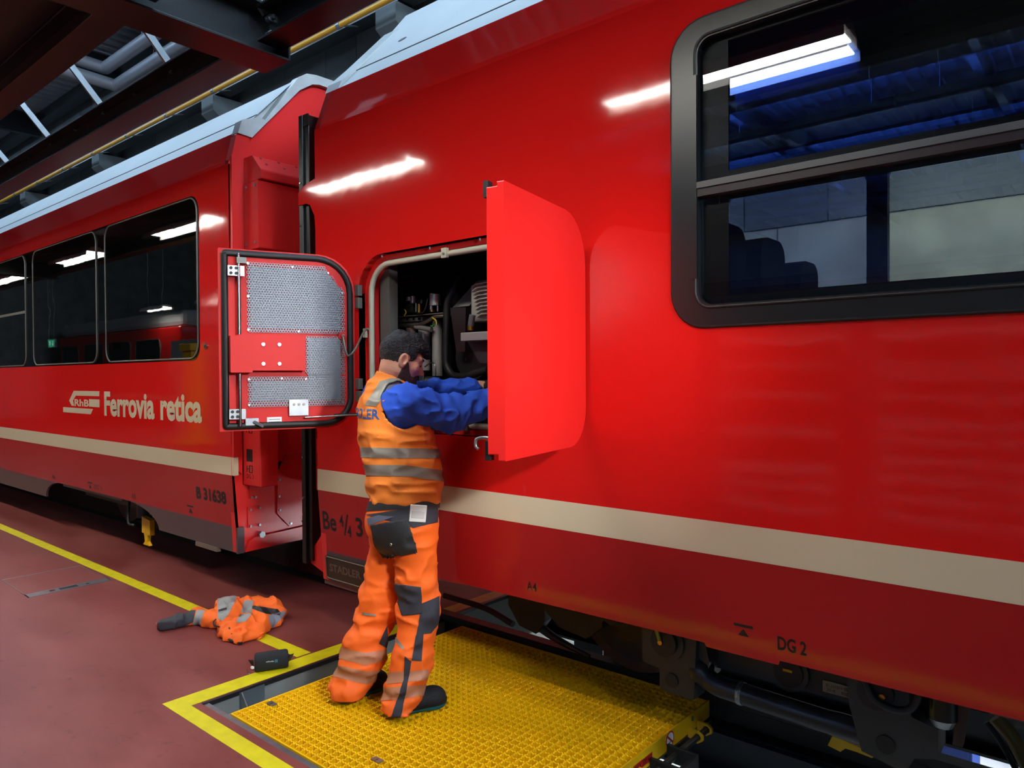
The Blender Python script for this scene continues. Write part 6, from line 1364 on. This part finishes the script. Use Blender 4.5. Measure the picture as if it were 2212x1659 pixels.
# ================================================================== STORAGE RACK ACROSS THE AISLE
RKY = -2.05; yv = 2*YT-RKY
def rx(u, v=900): d = ray(u, v); return d.x/d.y*yv
def rz(v, u=2000): d = ray(u, v); return HCAM+d.z/d.y*yv
zs = [rz(v) for v in (718, 784, 808, 860, 917, 953, 1000, 1040, 1080)]
for k, (ua, ub, lab) in enumerate(((1560, 1792, 'between two other racks'), (1900, 2133, 'with the widest open bays'), (2157, 2420, 'nearest the hall gate'))):
    xa, xb2 = rx(ua), rx(ub)
    rk = empty('storage_rack', ((xa+xb2)/2, RKY-0.25, 0), 'grey storage rack of shelves across the aisle, '+lab, 'rack')
    for xx in (xa-0.03, xb2+0.005):
        for yy in (RKY-0.48, RKY-0.03): MB().box(xx, xx+0.025, yy, yy+0.03, 0, 2.1).obj('upright', GREYINT, rk)
    for zz in zs+[0.25]:
        if k == 0 and zs.index(zz) in (2, 4, 6) if zz in zs else False: continue
        MB().box(xa, xb2, RKY-0.48, RKY, zz-0.014, zz+0.014).obj('shelf', mat('pale_shelf_edge', (200, 200, 200), 0.5), rk)
    MB().box(xa, xb2, RKY-0.50, RKY-0.49, 0.2, 2.1).obj('back_panel', DARKPL, rk)

rl_ = empty('added_rack_lamp', (-1.4, RKY+0.55, 2.35), 'added hooded strip lamp that brightens the shelves of the storage rack', 'lamp')  # lamp put in so the shelf edges show up in the car side
MB().box(-3.4, -0.2, RKY+0.56, RKY+0.60, 2.28, 2.42).obj('hood', DARKPL, rl_); MB().box(-3.38, -0.22, RKY+0.545, RKY+0.56, 2.30, 2.34).obj('tube', emat('added_rack_tube', (1, 0.97, 0.9), 30.0), rl_)
for xx in (-3.3, -0.3): MB().bar((xx, RKY+0.58, 2.40), (xx, RKY-0.02, 2.08), 0.02, 0.02).obj('arm', STEEL, rl_)

# ================================================================== THE NEIGHBOURING TRACK (seen in the window reflections)
nr = empty('railcar', (-26, -5.0, 0.3), 'red railcar standing on the neighbouring track down the hall', 'railcar')
MB().box(-31.5, -21.5, -7.6, -5.0, 0.35, 3.1).obj('body', RED, nr, bevel=0.05)
MB().box(-31.4, -21.6, -7.5, -5.1, 3.1, 3.6).obj('roof', ROOFG, nr, bevel=0.15)
MB().box(-31.5, -21.5, -5.0, -4.998, 0.87, 0.99).obj('stripe', CREAM, nr)
for xx in (-31.2, -29.0, -26.8, -24.6):
    w_n = MB().plate(rrect(xx, xx+1.7, 1.6, 2.75, 0.12), [], lambda a, b, d: (a, -5.0+d, b), 0.0, 0.004).obj('window_pane', DGLASS, nr)
    ring_tube('window_gasket', [(a, -4.995, b) for a, b in rrect(xx, xx+1.7, 1.6, 2.75, 0.12)], 0.012, GRILLLINE, w_n, n=6)
for xx in (-30, -28, -25, -23): MB().cyl((xx, -5.9, 0.38), (xx, -5.75, 0.38), 0.37, 24).cyl((xx, -6.95, 0.38), (xx, -6.8, 0.38), 0.37, 24).obj('wheel_pair', RUST, nr)
es = empty('exit_sign', (-28.8, -3.9, 2.65), 'green emergency exit sign with a white running figure and arrow', 'sign')
MB().box(-29.15, -28.45, -3.92, -3.88, 2.62, 2.92).obj('case', LAMPH, es); MB().box(-29.13, -28.47, -3.88, -3.875, 2.64, 2.90).obj('face', emat('exit_green', (0.02, 0.42, 0.22), 1.6), es)
EXW = emat('exit_white', (0.8, 1.0, 0.9), 1.6)
MB().plate([(-28.98, 2.70), (-28.93, 2.78), (-28.98, 2.84), (-28.90, 2.86), (-28.88, 2.78), (-28.92, 2.70)], [], lambda a, b, d: (a, -3.875+d, b), 0.0, 0.003).obj('running_figure', EXW, es)
MB().plate([(-28.68, 2.86), (-28.64, 2.86), (-28.64, 2.76), (-28.59, 2.76), (-28.66, 2.67), (-28.73, 2.76), (-28.68, 2.76)], [], lambda a, b, d: (a, -3.875+d, b), 0.0, 0.003).obj('arrow', EXW, es)
for xx in (-29.0, -28.6): MB().cyl((xx, -3.9, 2.92), (xx, -3.9, ZC-0.005), 0.008, 6).obj('hanger_rod', STEEL, es)
lj = empty('lifting_jack', (-16.4, -2.9, 0), 'yellow mobile lifting jack column in the aisle', 'jack')
MB().box(-16.6, -16.2, -3.1, -2.75, 0.12, 2.15).obj('column', YELLOWM, lj, bevel=0.02); MB().box(-16.9, -15.9, -3.2, -2.4, 0.04, 0.14).obj('base', YELLOWM, lj, bevel=0.01)
MB().box(-16.7, -16.1, -2.76, -2.45, 0.75, 0.95).obj('lifting_arm', YELLOWM, lj, bevel=0.01); MB().box(-16.65, -16.15, -3.15, -2.7, 2.15, 2.32).obj('motor_cover', YELLOWM, lj, bevel=0.02)
for xx in (-16.8, -16.0): MB().cyl((xx, -2.5, 0.05), (xx, -2.42, 0.05), 0.048, 14).obj('castor', RUBBER, lj)
pt_ = empty('partition_screen', (-17.6, -3.6, 0), 'grey standing partition screen behind the yellow jack', 'partition')
for i in range(4): MB().box(-19.0+i*0.75, -18.27+i*0.75, -3.62, -3.58, 0.1, 2.5).obj('screen_panel', mat('pale_grey_screen', (170, 168, 160), 0.6), pt_)
for xx in (-19.0, -17.5, -16.05): MB().box(xx-0.02, xx+0.02, -3.8, -3.4, 0, 0.1).obj('foot', STEEL, pt_)
